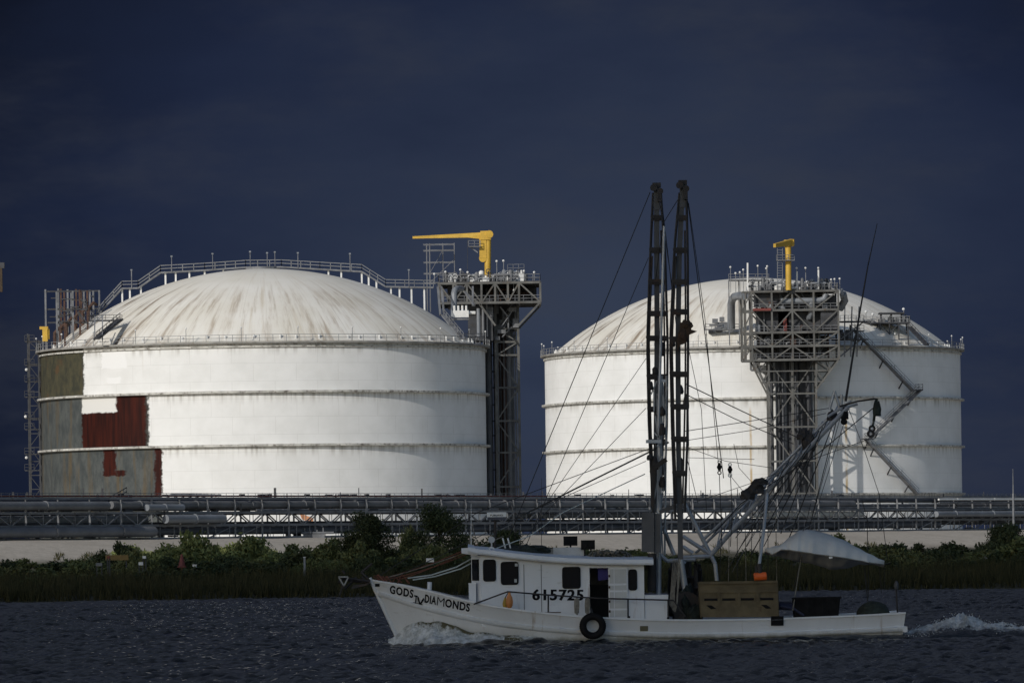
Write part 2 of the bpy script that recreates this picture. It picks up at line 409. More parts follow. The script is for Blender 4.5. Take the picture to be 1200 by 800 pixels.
# ---- the storm cloud overhead that keeps the river in shade
m_cloud, g, b = new_mat('storm_cloud')
co = g.n('ShaderNodeTexCoord').outputs['Object']
g.put(b.inputs['Base Color'], g.mix(g.ramp(g.noise(co, .01, 5), .3, .7), (.55, .57, .60), (.75, .76, .78)))
b.inputs['Roughness'].default_value = 1; b.inputs['Specular IOR Level'].default_value = 0
CLZ = 330.0
CLOUD_EDGE_Y = 612.0           # where the cloud's shade ends on the bank (metres from the camera)
sh = to_sun*(CLZ/to_sun.z)
bm = bmesh.new(); bmesh.ops.create_icosphere(bm, subdivisions=6, radius=1)
for v in bm.verts:
    p = v.co.copy(); n = p.normalized()
    k = 1+.10*mnoise.noise(n*3)+.05*mnoise.noise(n*8)+.02*mnoise.noise(n*20)
    # superellipse plan so the front edge is broad
    rr = (abs(p.x)**3+abs(p.y)**3)**(1/3); r2 = math.hypot(p.x, p.y)
    f_ = (r2/rr) if rr > 1e-5 else 1
    v.co = Vector((p.x*f_*330*k, p.y*f_*330*k, p.z*34*k+6*mnoise.noise(n*6)))
me = bpy.data.meshes.new('cloud'); bm.to_mesh(me); bm.free(); me.materials.append(m_cloud)
for p_ in me.polygons: p_.use_smooth = True
cl = bpy.data.objects.new('cloud', me); C.objects.link(cl); structure(cl)
cl.location = (sh.x+40, sh.y+CLOUD_EDGE_Y-345, CLZ); cl.rotation_euler.z = R(8)

# ============================================================ STORAGE TANKS
m_wallA, m_wallB = tank_wall_mat(True), tank_wall_mat(False, (32.75, 23.0, 13.2, 42.9))
m_domeA, m_domeB = dome_mat(True), dome_mat(False)
m_ringst = M('ring_paint', (.52, .51, .47), .6, 0, .25, .5, (.10, .085, .07), .42)
m_gal = M('gallery_steel', (.27, .26, .24), .6, 0, .3, .4, (.14, .11, .08), .35)
class TG:           # one tank's own dimensions
    def __init__(s, R_, top, rings): s.R, s.top, s.rings = R_, top, rings; s.rd = R_-1.6; s.rise = R_*.358; s.rs = (s.rd**2+s.rise**2)/(2*s.rise)
    def dome_z(s, r): return s.top+.4+s.rise-s.rs+math.sqrt(max(0, s.rs**2-min(r, s.rd)**2))
TZ0 = 5.0
GA, GB = TG(40.2, 39.5, (31.05, 21.75, 12.4)), TG(43.4, 42.9, (32.75, 23.0, 13.2))
TR, TZ1 = GA.R, GA.top
dome_z = GA.dome_z
CA = Vector((P(309.5, 500, 1030).x, 1030, 0)); CB = Vector((P(882.5, 500, 1190).x, 1190, 0))
def tank(cen, label, wm, dm, G):
    t = thing('storage_tank', label, 'storage tank', (cen.x, cen.y, TZ0)); TR, TZ1, rd_ = G.R, G.top, G.rd
    MB().lathe([(TR, z) for z in np.linspace(TZ0-.5, TZ1, 24)], cen, 240).build('wall', wm, t, smooth=60)
    prof = [(r, G.dome_z(r)) for r in [rd_+.4]+list(np.linspace(rd_, .02, 40))]
    MB().lathe([(rd_+.4, TZ1)]+prof, cen, 240).build('dome', dm, t, smooth=60)
    for z in G.rings:
        MB().lathe([(TR+.003, z-.30), (TR+.75, z-.22), (TR+.75, z+.12), (TR+.003, z+.2)], cen, 240).build('stiffener_ring', m_ringst, t, smooth=30)
    MB().lathe([(rd_+.1, TZ1-.05), (TR+.9, TZ1-.05), (TR+.9, TZ1+.28), (rd_+.1, TZ1+.28)], cen, 240).build('rim_gallery', m_gal, t)
    MB().lathe([(TR+.02, TZ1-.75), (TR+.32, TZ1-.75), (TR+.32, TZ1-.45), (TR+.02, TZ1-.45)], cen, 240).build('rim_band', m_ringst, t)
    mb = MB(); n = 110
    for k in range(n):
        th = 2*math.pi*k/n; p = cen+Vector((math.cos(th)*(TR+.8), math.sin(th)*(TR+.8), TZ1+.28))
        mb.bar(p, p+Vector((0, 0, 1.15)), .09)
    for h in (.6, 1.15):
        mb.lathe([(TR+.76, TZ1+.25+h), (TR+.84, TZ1+.25+h), (TR+.84, TZ1+.33+h), (TR+.76, TZ1+.33+h), (TR+.76, TZ1+.25+h)], cen, n)
    mb.build('railing', m_rail, t)
    for k in range(26):
        th = 2*math.pi*(k+.3)/26; p = cen+Vector((math.cos(th)*(TR+.7), math.sin(th)*(TR+.7), TZ1+.28))
        q = p+Vector((0, 0, 2.4))
        l = MB().bar(p, q, .10).build('lamp_post', m_rail, t)
        MB().ball(q, .17, 8, 5).build('lamp_globe', m_white_eq, l)
    mb = MB()
    for k in range(60):
        th = 2*math.pi*k/60+random.uniform(-.03, .03); r = rd_-.6
        p = cen+Vector((math.cos(th)*r, math.sin(th)*r, G.dome_z(r)-.2)); mb.pipe([p, p+Vector((0, 0, random.uniform(.5, .9)))], .2, 7)
    build_each(mb, 'nozzle', m_white_eq, t)
    return t
tA = tank(CA, 'white domed gas tank with bare metal and red-brown patches at its left side', m_wallA, m_domeA, GA)
tB = tank(CB, 'clean white domed gas tank with stairs zigzagging down its wall', m_wallB, m_domeB, GB)

def railing(mb, pts, h=1.1, step=1.6, t=.08):
    pts = [Vector(p) for p in pts]
    for a, c in zip(pts, pts[1:]):
        n = max(1, int((c-a).length/step))
        for k in range(n+1):
            p = a.lerp(c, k/n); mb.bar(p, p+Vector((0, 0, h)), t)
        for hh in (h*.5, h): mb.bar(a+Vector((0, 0, hh)), c+Vector((0, 0, hh)), t)
# ---- walkway over the left dome
wy0 = 1029.0
path = [P(a, c, wy0) for a, c in ((113, 372), (123, 360), (143, 338), (162, 337.6), (188, 319.6), (240, 316.8), (288, 313.4), (330, 313.0), (375, 315.6), (424, 318.4), (452, 336), (508, 337))]
wkw = MB(); rl = MB()
for a, c in zip(path, path[1:]):
    wkw.bar(a, c, 1.3, .28)
    for sy in (-.62, .62): railing(rl, [a+Vector((0, sy, .15)), c+Vector((0, sy, .15))], 1.15, 1.7)
wk_o = wkw.build('roof_walkway', m_steel, tA)
rl.build('walkway_railing', m_rail, wk_o)
sp = MB()
for a in (143, 152, 165, 194, 206, 222, 240, 262, 385, 400, 424, 432, 441, 458, 468, 482, 497):
    xs = P(a, 330, wy0).x; zt = float(np.interp(xs, [p.x for p in path], [p.z for p in path]))
    rr = abs(xs-CA.x)
    zb = dome_z(min(38.4, rr))
    if zt-zb > .3: sp.bar((xs, wy0, zb-.1), (xs, wy0, zt-.1), .3)
build_each(sp, 'walkway_support', m_white_eq, wk_o)
mb = MB()
mb.lathe([(.1, dome_z(0)-.2), (3.2, dome_z(0)-.4), (3.2, dome_z(0)+.35), (.1, dome_z(0)+.4)], CA, 24)
mb.build('crown_platform', m_steel, tA)
for a, top in ((154, 317), (201, 301), (249, 298), (293, 295.5), (313, 297), (322, 296), (349, 297), (410, 298), (479, 317)):
    q = P(a, top, wy0-.7); zt = float(np.interp(q.x, [p.x for p in path], [p.z for p in path]))
    l = MB().bar((q.x, q.y, zt), q, .16 if a in (154, 410) else .12).build('lamp_post', m_steel, tA)
    MB().box(q+Vector((0, 0, .1)), (.34, .34, .26)).build('lamp_head', m_pipe_l, l)
# ---- small crane davits / pipe bents on the left shoulder of the dome
def px_x(px, Y): return P(px, 400, Y).x
for Y0, pxs in ((1014, (67, 76, 86, 94, 103)), (1024, (54, 69, 80, 90, 99, 110)), (1034, (72, 84, 96, 106, 117))):
    zt = P(90, 341, Y0).z
    for a in pxs:
        xx = px_x(a, Y0); rr = math.hypot(xx-CA.x, Y0-CA.y)
        MB().bar((xx, Y0, (dome_z(rr) if rr < 38.5 else TZ1)-.1), (xx, Y0, zt+random.uniform(-.3, .6)), .32).build('pipe_bent_post', m_steel if random.random() < .8 else m_rust, tA)
    mb = MB(); x0, x1 = px_x(pxs[0], Y0), px_x(pxs[-1], Y0)
    for zz in (zt, zt-3.2, zt-5.6): mb.bar((x0, Y0+.2, zz), (x1, Y0+.2, zz), .26)
    build_each(mb, 'pipe_bent_beam', m_steel_d, tA)
    mb = MB()
    for k in range(14):
        xx = random.uniform(x0, x1); zz = random.uniform(zt-6.0, zt-.8); mb.bar((xx, Y0-.3, zz), (min(x1, xx+random.uniform(.6, 2.5)), Y0-.3, zz-random.choice((0, 0, 1.5, 2.0))), .18)
    build_each(mb, 'pipe_bent_brace', m_steel_d, tA)
mb = MB()
for a in (64, 71, 78, 88, 97, 104):
    xx = px_x(a, 1022); zt = P(90, 343, 1022).z; rr = math.hypot(xx-CA.x, 8)
    zb = dome_z(rr) if rr < 38.5 else TZ1
    mb.pipe([(xx, 1022, zb-.2), (xx, 1022, zb+2.5), (xx+.9, 1022, zb+3.4), (xx+.9, 1030, zb+3.4)], .28, 8)
build_each(mb, 'riser_pipe', m_rust, tA, smooth=True)
# stair on the dome shoulder
a, c = P(113, 397, 996), P(141, 374, 1004)
mb = MB(); mb.bar(a, c, 1.2, .25); railing(mb, [a+Vector((0, -.6, 0)), c+Vector((0, -.6, 0))], 1.1, 1.2); railing(mb, [c+Vector((-5.5, 0, -.2)), c+Vector((.3, 0, -.2))], 1.0, 1.2)
mb.bar(c+Vector((-5.5, 0, -.2)), c+Vector((.3, 0, -.2)), 1.5, .25)
mb.build('dome_stair', m_steel_d, tA)
mb = MB()
for a in (111, 120): 
    p = P(a, 399, 996.5); mb.bar(p, P(a, 371, 1000), .2)
build_each(mb, 'stair_post', m_steel, tA)
# ladder tower on the left edge
lx = [px_x(33.5, 1026), px_x(46, 1026)]
ztop, zb = P(40, 399, 1026).z, 5.0
for xx in lx:
    for yy in (1024, 1027): MB().bar((xx, yy, zb), (xx, yy, ztop+(1.2 if xx == lx[0] else 0)), .24).build('ladder_tower_post', m_steel_d, tA)
mb = MB()
z = zb; k = 0
while z < ztop-1:
    z2 = min(ztop, z+2.5)
    mb.bar((lx[0], 1024, z), (lx[1], 1024, z), .16); mb.bar((lx[0], 1024, z), (lx[1], 1024, z2), .12) if k % 2 else mb.bar((lx[1], 1024, z), (lx[0], 1024, z2), .12)
    z = z2; k += 1
for yy in (400, 428, 447, 465, 490, 503, 532, 551):
    p0, p1 = P(29, yy, 1023.5), P(48, yy, 1023.5); mb.bar((p0.x, 1024.5, p0.z), (p1.x, 1024.5, p0.z), 1.2, .2)
    railing(mb, [(p0.x, 1023.2, p0.z), (p1.x-1.2, 1023.2, p0.z)], 1.1, 1.2)
mb.build('ladder_tower_bracing', m_steel_d, tA)
for a, c in ((31, 433), (30, 488), (31, 536)):
    MB().ball(P(a, c, 1022.6), .28, 8, 5).build('lamp_globe', m_white_eq, tA)
# yellow hoist and post at the rim corner
p = P(53, 400, 1012)
mb = MB(); mb.box(p+Vector((0, 0, 1.3)), (.9, .9, 2.6)); mb.box(p+Vector((-.2, 0, 2.4)), (1.5, .8, .5)); mb.pipe([p+Vector((.55, 0, .4)), p+Vector((.55, 0, 2.2))], .25)
mb.build('davit', m_yellow, tA)

# ---- stairs on the right tank's wall
def wall_pt(px, py, cen, off=1.3):
    # point on the camera-facing wall (pushed outwards by off)
    Rr = GB.R+off; Y = cen.y
    for _ in range(12):
        xx = P(px, py, Y).x-cen.x; Y = cen.y-math.sqrt(max(0, Rr*Rr-xx*xx))
    return P(px, py, Y)
st = thing('wall_stair', 'zigzag steel stair with landings climbing the right tank wall', 'stair', wall_pt(1074, 579, CB))
fl = [((1000, 386), (1070, 458)), ((1079, 456), (1020, 513)), ((1014, 514), (1075, 579))]
for (a, c) in fl:
    p, q = wall_pt(*a, CB), wall_pt(*c, CB); n = 6
    pts = [wall_pt(lerp(a[0], c[0], k/n), lerp(a[1], c[1], k/n), CB) for k in range(n+1)]
    mb = MB(); ml = MB()
    for u, v in zip(pts, pts[1:]):
        mb.bar(u, v, 1.0, .12)
        for s_ in (-.5, .5):
            dn = Vector((u.x-CB.x, u.y-CB.y, 0)).normalized()*s_
            mb.bar(u+dn, v+dn, .06, .26); railing(ml, [u+dn, v+dn], 1.15, 2.4, .055)
    f = mb.build('stair_flight', m_steel, st); ml.build('handrail', m_steel, f)
    mb = MB()
    for k in (1, 3, 5):
        u = pts[k]; dn = Vector((CB.x-u.x, CB.y-u.y, 0)).normalized()
        mb.bar(u, u+dn*1.3+Vector((0, 0, -1.6)), .2)
    build_each(mb, 'stair_bracket', m_steel_d, f)
for (px, py, wd) in ((1074, 457, 2.4), (1017, 514, 2.2), (1003, 388, 3.0)):
    p = wall_pt(px, py, CB); dn = Vector((p.x-CB.x, p.y-CB.y, 0)).normalized(); tn = Vector((-dn.y, dn.x, 0))
    mb = MB(); mb.bar(p-tn*wd/2, p+tn*wd/2, 1.5, .22)
    railing(mb, [p-tn*wd/2+dn*.7, p+tn*wd/2+dn*.7], 1.15, .8, .09)
    mb.bar(p+dn*.5, p-dn*1.2+Vector((0, 0, -2)), .2)
    mb.build('landing', m_steel_d, st)
# ---- service platform on the right dome
def dome_plat():
    Y0 = 1163
    p0, p1 = P(996, 379, Y0), P(1066, 379, Y0)
    sp_ = thing('roof_platform', 'railed steel service platform with canopy frame on right dome', 'platform', (lerp(p0.x, p1.x, .5), Y0, p0.z-4))
    z = p0.z
    MB().box(((p0.x+p1.x)/2, Y0+1.5, z), (p1.x-p0.x, 5.5, .3)).build('deck', m_steel_d, sp_)
    mb = MB(); railing(mb, [(p0.x, Y0-1.2, z+.15), (p1.x, Y0-1.2, z+.15), (p1.x, Y0+4.2, z+.15), (p0.x, Y0+4.2, z+.15)], 1.15, 1.3)
    mb.build('railing', m_rail, sp_)
    for k in range(7):
        xx = lerp(p0.x+.4, p1.x-.4, k/6)
        for yy in (Y0-1.0, Y0+3.8):
            rr = math.hypot(xx-CB.x, yy-CB.y); MB().bar((xx, yy, GB.dome_z(rr)-.2), (xx, yy, z), .26).build('platform_leg', m_steel_d, sp_)
    mb = MB()
    for k in range(6):
        xa, xb = lerp(p0.x+.4, p1.x-.4, k/6), lerp(p0.x+.4, p1.x-.4, (k+1)/6)
        if k % 2: mb.bar((xa, Y0-1.0, z-.2), (xb, Y0-1.0, z-2.2), .16)
        else: mb.bar((xb, Y0-1.0, z-.2), (xa, Y0-1.0, z-2.2), .16)
    mb.build('brace', m_steel_d, sp_)
    q0, q1 = P(1033, 367, Y0), P(1057, 367, Y0)
    mb = MB(); mb.box(((q0.x+q1.x)/2, Y0+1.5, q0.z), (q1.x-q0.x+1, 4, .3))
    for xx in (q0.x, (q0.x+q1.x)/2, q1.x):
        for yy in (Y0, Y0+3): mb.bar((xx, yy, z), (xx, yy, q0.z), .2)
    mb.build('canopy_frame', m_steel_d, sp_)
    mb = MB()
    for k in range(26):
        xx = random.uniform(p0.x+.6, p1.x-.6); yy = Y0+random.uniform(0, 3)
        if random.random() < .5: mb.box((xx, yy, z+.15+random.uniform(.2, .5)), (random.uniform(.4, 1.1), .6, random.uniform(.4, 1.2)))
        else: mb.pipe([(xx, yy, z+.1), (xx, yy, z+random.uniform(.7, 1.8))], .18, 7)
    build_each(mb, 'valve_gear', m_pipe, sp_)
    a, c = P(1066, 383, Y0-1.5), P(1086, 404, Y0-9)
    mb = MB(); mb.bar(a, c, 1.1, .25); railing(mb, [a, c], 1.1, 1.4, .09); mb.build('platform_stair', m_steel_d, sp_)
    for (px, py) in ((1015, 365), (1023, 368), (1059, 362)):
        q = P(px, py, Y0); l = MB().bar((q.x, Y0+.5, z), (q.x, Y0+.5, q.z), .14).build('lamp_post', m_rail, sp_)
        MB().ball((q.x, Y0+.5, q.z), .3, 8, 5).build('lamp_globe', m_white_eq, l)
dome_plat()

# ============================================================ PIPE TOWERS
def tower(name_label, cols_px, yf, yb, z_levels, col_top, plat_px, plat_levels, plat_y, mats, group_mat):
    """cols_px: front column pixel x's; z_levels: py of horizontal frames below the platform; plat_*: the wide head"""
    mid = sum(cols_px)/len(cols_px)
    base = P(mid, 620, (yf+yb)/2); t = thing('pipe_tower', name_label, 'steel tower', (base.x, (yf+yb)/2, 5.0))
    zf = lambda py: P(mid, py, yf).z
    xs = [P(a, 480, yf).x for a in cols_px]
    ztop = zf(col_top)
    ys = (yf, (yf+yb)/2, yb)
    for xx in xs:
        for yy in (yf, yb): MB().bar((xx, yy, 4.9), (xx, yy, ztop), .46).build('column', mats[0], t)
    zs = [4.95]+sorted(zf(a) for a in z_levels)
    for zz in zs[1:]:
        mb = MB()
        for yy in (yf, yb): mb.bar((xs[0], yy, zz), (xs[-1], yy, zz), .34)
        for xx in xs: mb.bar((xx, yf, zz), (xx, yb, zz), .30)
        mb.build('floor_frame', mats[0], t)
    for i, (za, zb_) in enumerate(zip(zs, zs[1:]+[zf(plat_levels[-1])])):
        mb = MB()
        for j, (xa, xb) in enumerate(zip(xs, xs[1:])):
            for yy in (yf-.02, yb+.02):
                mb.bar((xa, yy, za), (xb, yy, zb_), .24) if (i+j) % 2 else mb.bar((xb, yy, za), (xa, yy, zb_), .24)
        for xx in (xs[0]-.02, xs[-1]+.02): mb.bar((xx, yf, za), (xx, yb, zb_), .22) if i % 2 else mb.bar((xx, yb, za), (xx, yf, zb_), .22)
        mb.build('brace', mats[1], t)
    # wide head
    px0, px1, plist = plat_px
    pxs = [P(a, 400, plat_y[0]).x for a in plist]
    zl = [zf(a) for a in plat_levels]            # top deck first
    y0, y1 = plat_y
    for i, zz in enumerate(zl):
        mb = MB()
        for yy in (y0, (y0+y1)/2, y1): mb.bar((pxs[0], yy, zz), (pxs[-1], yy, zz), .40)
        for xx in pxs: mb.bar((xx, y0, zz), (xx, y1, zz), .34)
        mb.build('platform_frame', mats[0], t)
        if True:  # every level decked, lower ones added for the shadow they throw
            MB().box(((pxs[0]+pxs[-1])/2, (y0+y1)/2, zz+.22), (pxs[-1]-pxs[0]-.1, y1-y0-.1, .12)).build('platform_deck', mats[2], t)
        if i: 
            mb = MB(); railing(mb, [(pxs[0], y0, zz+.2), (pxs[-1], y0, zz+.2)], 1.1, 1.5); mb.build('railing', m_steel, t)
    for xx in pxs:
        for yy in (y0, y1): MB().bar((xx, yy, zl[-1]), (xx, yy, zl[0]), .36).build('platform_post', mats[0], t)
    for za, zb_ in zip(zl[1:], zl):
        mb = MB()
        for j, (xa, xb) in enumerate(zip(pxs, pxs[1:])):
            for yy in (y0-.02, y1+.02):
                mb.bar((xa, yy, za), (xb, yy, zb_), .26) if j % 2 else mb.bar((xb, yy, za), (xa, yy, zb_), .26)
        build_each(mb, 'platform_brace', mats[1], t)
    mb = MB(); z0 = zl[0]+.3; railing(mb, [(pxs[0], y0, z0), (pxs[-1], y0, z0), (pxs[-1], y1, z0), (pxs[0], y1, z0), (pxs[0], y0, z0)], 1.2, 1.3, .10)
    mb.build('railing', m_steel, t)
    return t, xs, pxs, zl
def clutter(t, x0, x1, y0, y1, z, n, hmax, seed, mats):
    rd = random.Random(seed)
    for k in range(n):
        xx, yy = rd.uniform(x0, x1), rd.uniform(y0, y1); h = rd.uniform(.5, hmax); m = rd.choice(mats); q = rd.random()
        mb = MB()
        if q < .3:
            L = rd.uniform(1.5, 4); mb.pipe([(xx, yy, z), (xx, yy, z+h*.6), (xx+.25, yy, z+h*.75), (min(x1, xx+L), yy, z+h*.75)], rd.uniform(.16, .35), 8); mb.build('process_pipe', m, t, smooth=True)
        elif q < .55:
            r = rd.uniform(.3, .6); mb.pipe([(xx, yy, z), (xx, yy, z+h)], r, 10); mb.ball((xx, yy, z+h), r, 10, 6); mb.build('vessel', m, t, smooth=True)
        elif q < .8:
            mb.box((xx, yy, z+h*.4), (rd.uniform(.6, 1.6), rd.uniform(.6, 1.4), h*.8)); mb.bar((xx, yy, z+h*.8), (xx, yy, z+h*1.1), .3); mb.build('equipment_box', m, t)
        else:
            mb.pipe([(xx, yy, z), (xx, yy, z+h)], .15, 7); mb.ring((xx, yy-.3, z+h), .4, .08, 'Y', 14, 6); mb.pipe([(xx, yy-.3, z+h), (xx, yy, z+h)], .07, 6); mb.build('valve', m, t)
def hidden_pipes(t, x0, x1, y0, y1, z0, z1, n, seed, mats):
    rd = random.Random(seed)
    for k in range(n):
        xx, yy = lerp(x0, x1, (k+.5)/n)+rd.uniform(-.25, .25), rd.uniform(y0, y1); r = rd.choice((.18, .25, .35, .5))
        MB().pipe([(xx, yy, z0+rd.uniform(0, 1)), (xx, yy, z1-rd.uniform(0, 2))], r, 10).build('riser_pipe', rd.choice(mats), t, smooth=True)
def lamps(t, pts, Y, zb):
    for (a, c) in pts:
        q = P(a, c, Y); l = MB().bar((q.x, Y, zb), q, .12).build('lamp_post', m_rail, t)
        MB().ball(q, .22, 8, 5).build('lamp_globe', m_white_eq, l)

TA, xsA, pxA, zlA = tower('dark steel pipe tower standing right beside the patched tank', (582, 608.5), 1034, 1043, (570, 530, 493, 454, 416, 400.5, 385), 333,
    (515, 634, (515, 532, 548, 565, 581, 596, 609, 634)), (333, 356), (1028, 1045), (m_steel_t, m_steel_t, m_steel_d), None)
zb_ = zlA[1]
mb = MB()
for yy in (1028, 1045):
    mb.bar((pxA[-1], yy, zb_), (xsA[1], yy, P(610, 383, 1034).z), .34); mb.bar((pxA[3]-.5, yy, zb_), (xsA[0], yy, P(581, 383, 1034).z), .34); mb.bar((pxA[1], yy, zlA[0]), (pxA[3], yy, zlA[1]-.4), .34)
build_each(mb, 'knee_brace', m_steel_t, TA)
hidden_pipes(TA, xsA[0]-1.4, xsA[1]-.3, 1037, 1045, 5, zlA[0], 13, 4, [m_pipe_d, m_pipe_d, m_pipe, m_rust])
mb = MB()
for a in (569.5, 574.5):
    xx = P(a, 480, 1043).x; mb.bar((xx, 1043, 5), (xx, 1043, zlA[1]), .4)
for yy in (570, 550, 530, 510, 493, 474, 454, 435, 416):
    mb.bar((P(569.5, yy, 1043).x, 1043, P(590, yy, 1043).z), (xsA[0], 1043, P(590, yy, 1043).z), .25)
mb.build('back_frame', m_steel_d, TA)
rd_ = random.Random(31); mb = MB()
for k in range(34):
    py_ = rd_.uniform(352, 398); hw_ = 27 if py_ < 362 else max(14, 27-(py_-362)*.55); px_ = 592+rd_.uniform(-hw_, hw_*.75); q = P(px_, py_, rd_.uniform(1031, 1043))
    t_ = rd_.random()
    if t_ < .4: mb.bar(q, q+Vector((rd_.choice((-1, 1))*rd_.uniform(.8, 2.6), 0, rd_.uniform(1.5, 3.2))), rd_.uniform(.14, .24))
    elif t_ < .7: mb.pipe([q, q+Vector((0, 0, rd_.uniform(2, 5)))], rd_.uniform(.15, .38), 8)
    else: mb.box(q, (rd_.uniform(.6, 1.8), 1.0, rd_.uniform(.6, 1.8)))
build_each(mb, 'head_pipework', m_steel, TA)
clutter(TA, pxA[0]+1, pxA[-1]-2.5, 1029, 1043, zlA[0]+.3, 80, 2.0, 11, [m_pipe_l, m_pipe, m_steel, m_white_eq, m_steel_d])
clutter(TA, pxA[2]+.5, pxA[-1]-2, 1031, 1044, zlA[1]+.3, 34, 3.0, 12, [m_pipe_d, m_steel_d, m_pipe, m_rust])
mb = MB(); railing(mb, [(pxA[5], 1036, zlA[0]+2.4), (pxA[6]+1, 1036, zlA[0]+2.4)], 1.3, 1.0); mb.box(((pxA[5]+pxA[6]+1)/2, 1036.5, zlA[0]+2.2), (pxA[6]+1-pxA[5], 2.5, .25))
for xx in (pxA[5], pxA[6]+1): mb.bar((xx, 1036, zlA[0]), (xx, 1036, zlA[0]+2.2), .25)
mb.build('upper_platform', m_steel, TA)
lamps(TA, ((509, 321), (522, 318.5), (539.5, 316), (548, 319), (590, 305.5), (614, 317.5), (626, 319), (602, 340), (582, 306)), 1029, zlA[0])
# pale bent pipe, white valve skid and inner supports under the head
p = P(532, 371, 1010)
mb = MB(); mb.pipe([p, P(532, 344, 1010), P(533, 340, 1010.3), P(536, 338, 1012), P(541, 338, 1016)], .55, 12); mb.build('bent_pipe', m_pipe_l, TA, smooth=True)
mb = MB(); c0 = P(540, 368, 1008); mb.box(c0, (2.8, 2, 1.2))
for k in range(4): mb.pipe([c0+Vector((-1.1+.7*k, -.6, .5)), c0+Vector((-1.1+.7*k, -.6, 1.5))], .2, 7)
mb.pipe([c0+Vector((1.2, 0, .2)), c0+Vector((2.6, 0, .2))], .3, 8)
mb.build('valve_skid', m_white_eq, TA)
mb = MB()
for (a, b_) in (((513, 336), (516, 369)), ((517, 336), (520, 366)), ((554, 336), (554, 358)), ((545, 342), (556, 358))): mb.bar(P(*a, 1008), P(*b_, 1004), .34)
mb.bar(P(520, 369, 1004), P(543, 397, 995), 1.0, .25); railing(mb, [P(520, 369, 1003.5), P(543, 397, 994.5)], 1.1, 1.4, .10); mb.bar(P(528, 374, 1008), P(550, 374, 1008), 1.6, .25)
railing(mb, [P(535, 398, 994), P(566, 398, 1015)], 1.1, 1.2, .1)
mb.build('access_stair', m_steel, TA)
mb = MB(); mb.box(P(544, 347, 1036), (6, 8, 4.5)); mb.box(P(563, 376, 1035), (4.5, 8, 7.5)); mb.box(P(575, 345, 1040), (11, 5, 3.2)); mb.box(P(600, 346, 1042), (9, 4, 3)); mb.box(P(595, 372, 1040), (4, 4, 5)); build_each(mb, 'dark_head_filler', m_steel_d, TA)  # dark boxes added for the gloom inside the head
hidden_pipes(TA, P(552, 400, 1034).x, P(578, 400, 1034).x, 1029, 1038, 41, zlA[1], 9, 8, [m_pipe_d, m_pipe, m_steel_d, m_pipe_l])

TB, xsB, pxB, zlB = tower('broad steel pipe tower standing before the clean tank', (901, 929, 956.5), 1139.0, 1143.5, (578, 540, 500, 461), 342,
    (882, 983, (881.5, 905, 929, 954, 983)), (342, 364, 390, 406, 422), (1136.0, 1145.0), (m_steel_t, m_steel_t, m_steel_d), None)
z5 = zlB[-1]
mb = MB()
for yy in (1136.0, 1145.0):
    mb.bar((pxB[0], yy, z5), (xsB[0], yy, P(901, 461, 1139.0).z), .36); mb.bar((pxB[-1], yy, z5), (xsB[-1], yy, P(957, 456, 1139.0).z), .36)
build_each(mb, 'knee_brace', m_steel_t, TB)
fn_ = lambda py: P(929, py, 1139).z
mb = MB()
for yy in (1137.0, 1144.0):
    za, zb2 = z5, fn_(461)
    for f_ in (.33, .66):
        zz = lerp(za, zb2, f_); mb.bar((lerp(pxB[0], xsB[0], f_), yy, zz), (lerp(pxB[-1], xsB[-1], f_), yy, zz), .24)
    for s_, e_ in ((pxB[0], xsB[0]), (pxB[-1], xsB[-1])):
        mb.bar((e_, yy, za), (lerp(s_, e_, .33), yy, lerp(za, zb2, .33)), .22); mb.bar((e_, yy, lerp(za, zb2, .33)), (lerp(s_, e_, .66), yy, lerp(za, zb2, .66)), .2)
        mb.bar((lerp(s_, e_, .5), yy, za), (lerp(s_, e_, .33), yy, lerp(za, zb2, .33)), .2); mb.bar((e_, yy, za), (e_, yy, zb2), .3)
build_each(mb, 'funnel_brace', m_steel_t, TB)
rd_ = random.Random(77); mb = MB()
for k in range(46):
    xx = rd_.uniform(pxB[0], pxB[-1]-2); yy = rd_.uniform(1138, 1144); i_ = rd_.randint(1, 4); za = zlB[i_]; zt2 = zlB[i_-1]
    q = rd_.random()
    if q < .4: mb.bar((xx, yy, za), (xx+rd_.choice((-1, 1))*rd_.uniform(1, 3), yy, zt2), rd_.uniform(.12, .22))
    elif q < .7: mb.bar((xx, yy, za), (xx, yy, zt2), rd_.uniform(.12, .3))
    else: mb.bar((xx, yy, lerp(za, zt2, .6)), (min(pxB[-1], xx+rd_.uniform(1.5, 4)), yy, lerp(za, zt2, .6)), rd_.uniform(.12, .35))
build_each(mb, 'inner_brace', m_steel, TB)
# catwalk and pipe shelf from the head across to the wall stair
p0, p1 = P(984, 377, 1142), P(1012, 377, 1148); p2, p3 = P(984, 398, 1142), P(1008, 398, 1148)
mb = MB()
mb.bar(p0, p1, 4.0, .25); mb.bar(p2, p3, 4.0, .25)
build_each(mb, 'catwalk_deck', m_steel_d, TB)
mb = MB(); railing(mb, [p0+Vector((0, -2, .1)), p1+Vector((0, -2, .1))], 1.1, 1.3, .08); railing(mb, [p2+Vector((0, -2, .1)), p3+Vector((0, -2, .1))], 1.1, 1.3, .08)
for f_ in (.2, .5, .8): mb.bar(p0.lerp(p1, f_)+Vector((0, -1.9, 3)), p2.lerp(p3, f_)+Vector((0, -1.9, -3.5)), .25); 
mb.bar(p2+Vector((0, -1.9, 0)), p1+Vector((0, -1.9, 0)), .2); mb.bar(p2+Vector((0, -1.9, -3.4)), p3+Vector((0, -1.9, 0)), .2)
mb.build('catwalk_frame', m_steel, TB)
mb = MB(); rd_ = random.Random(8)
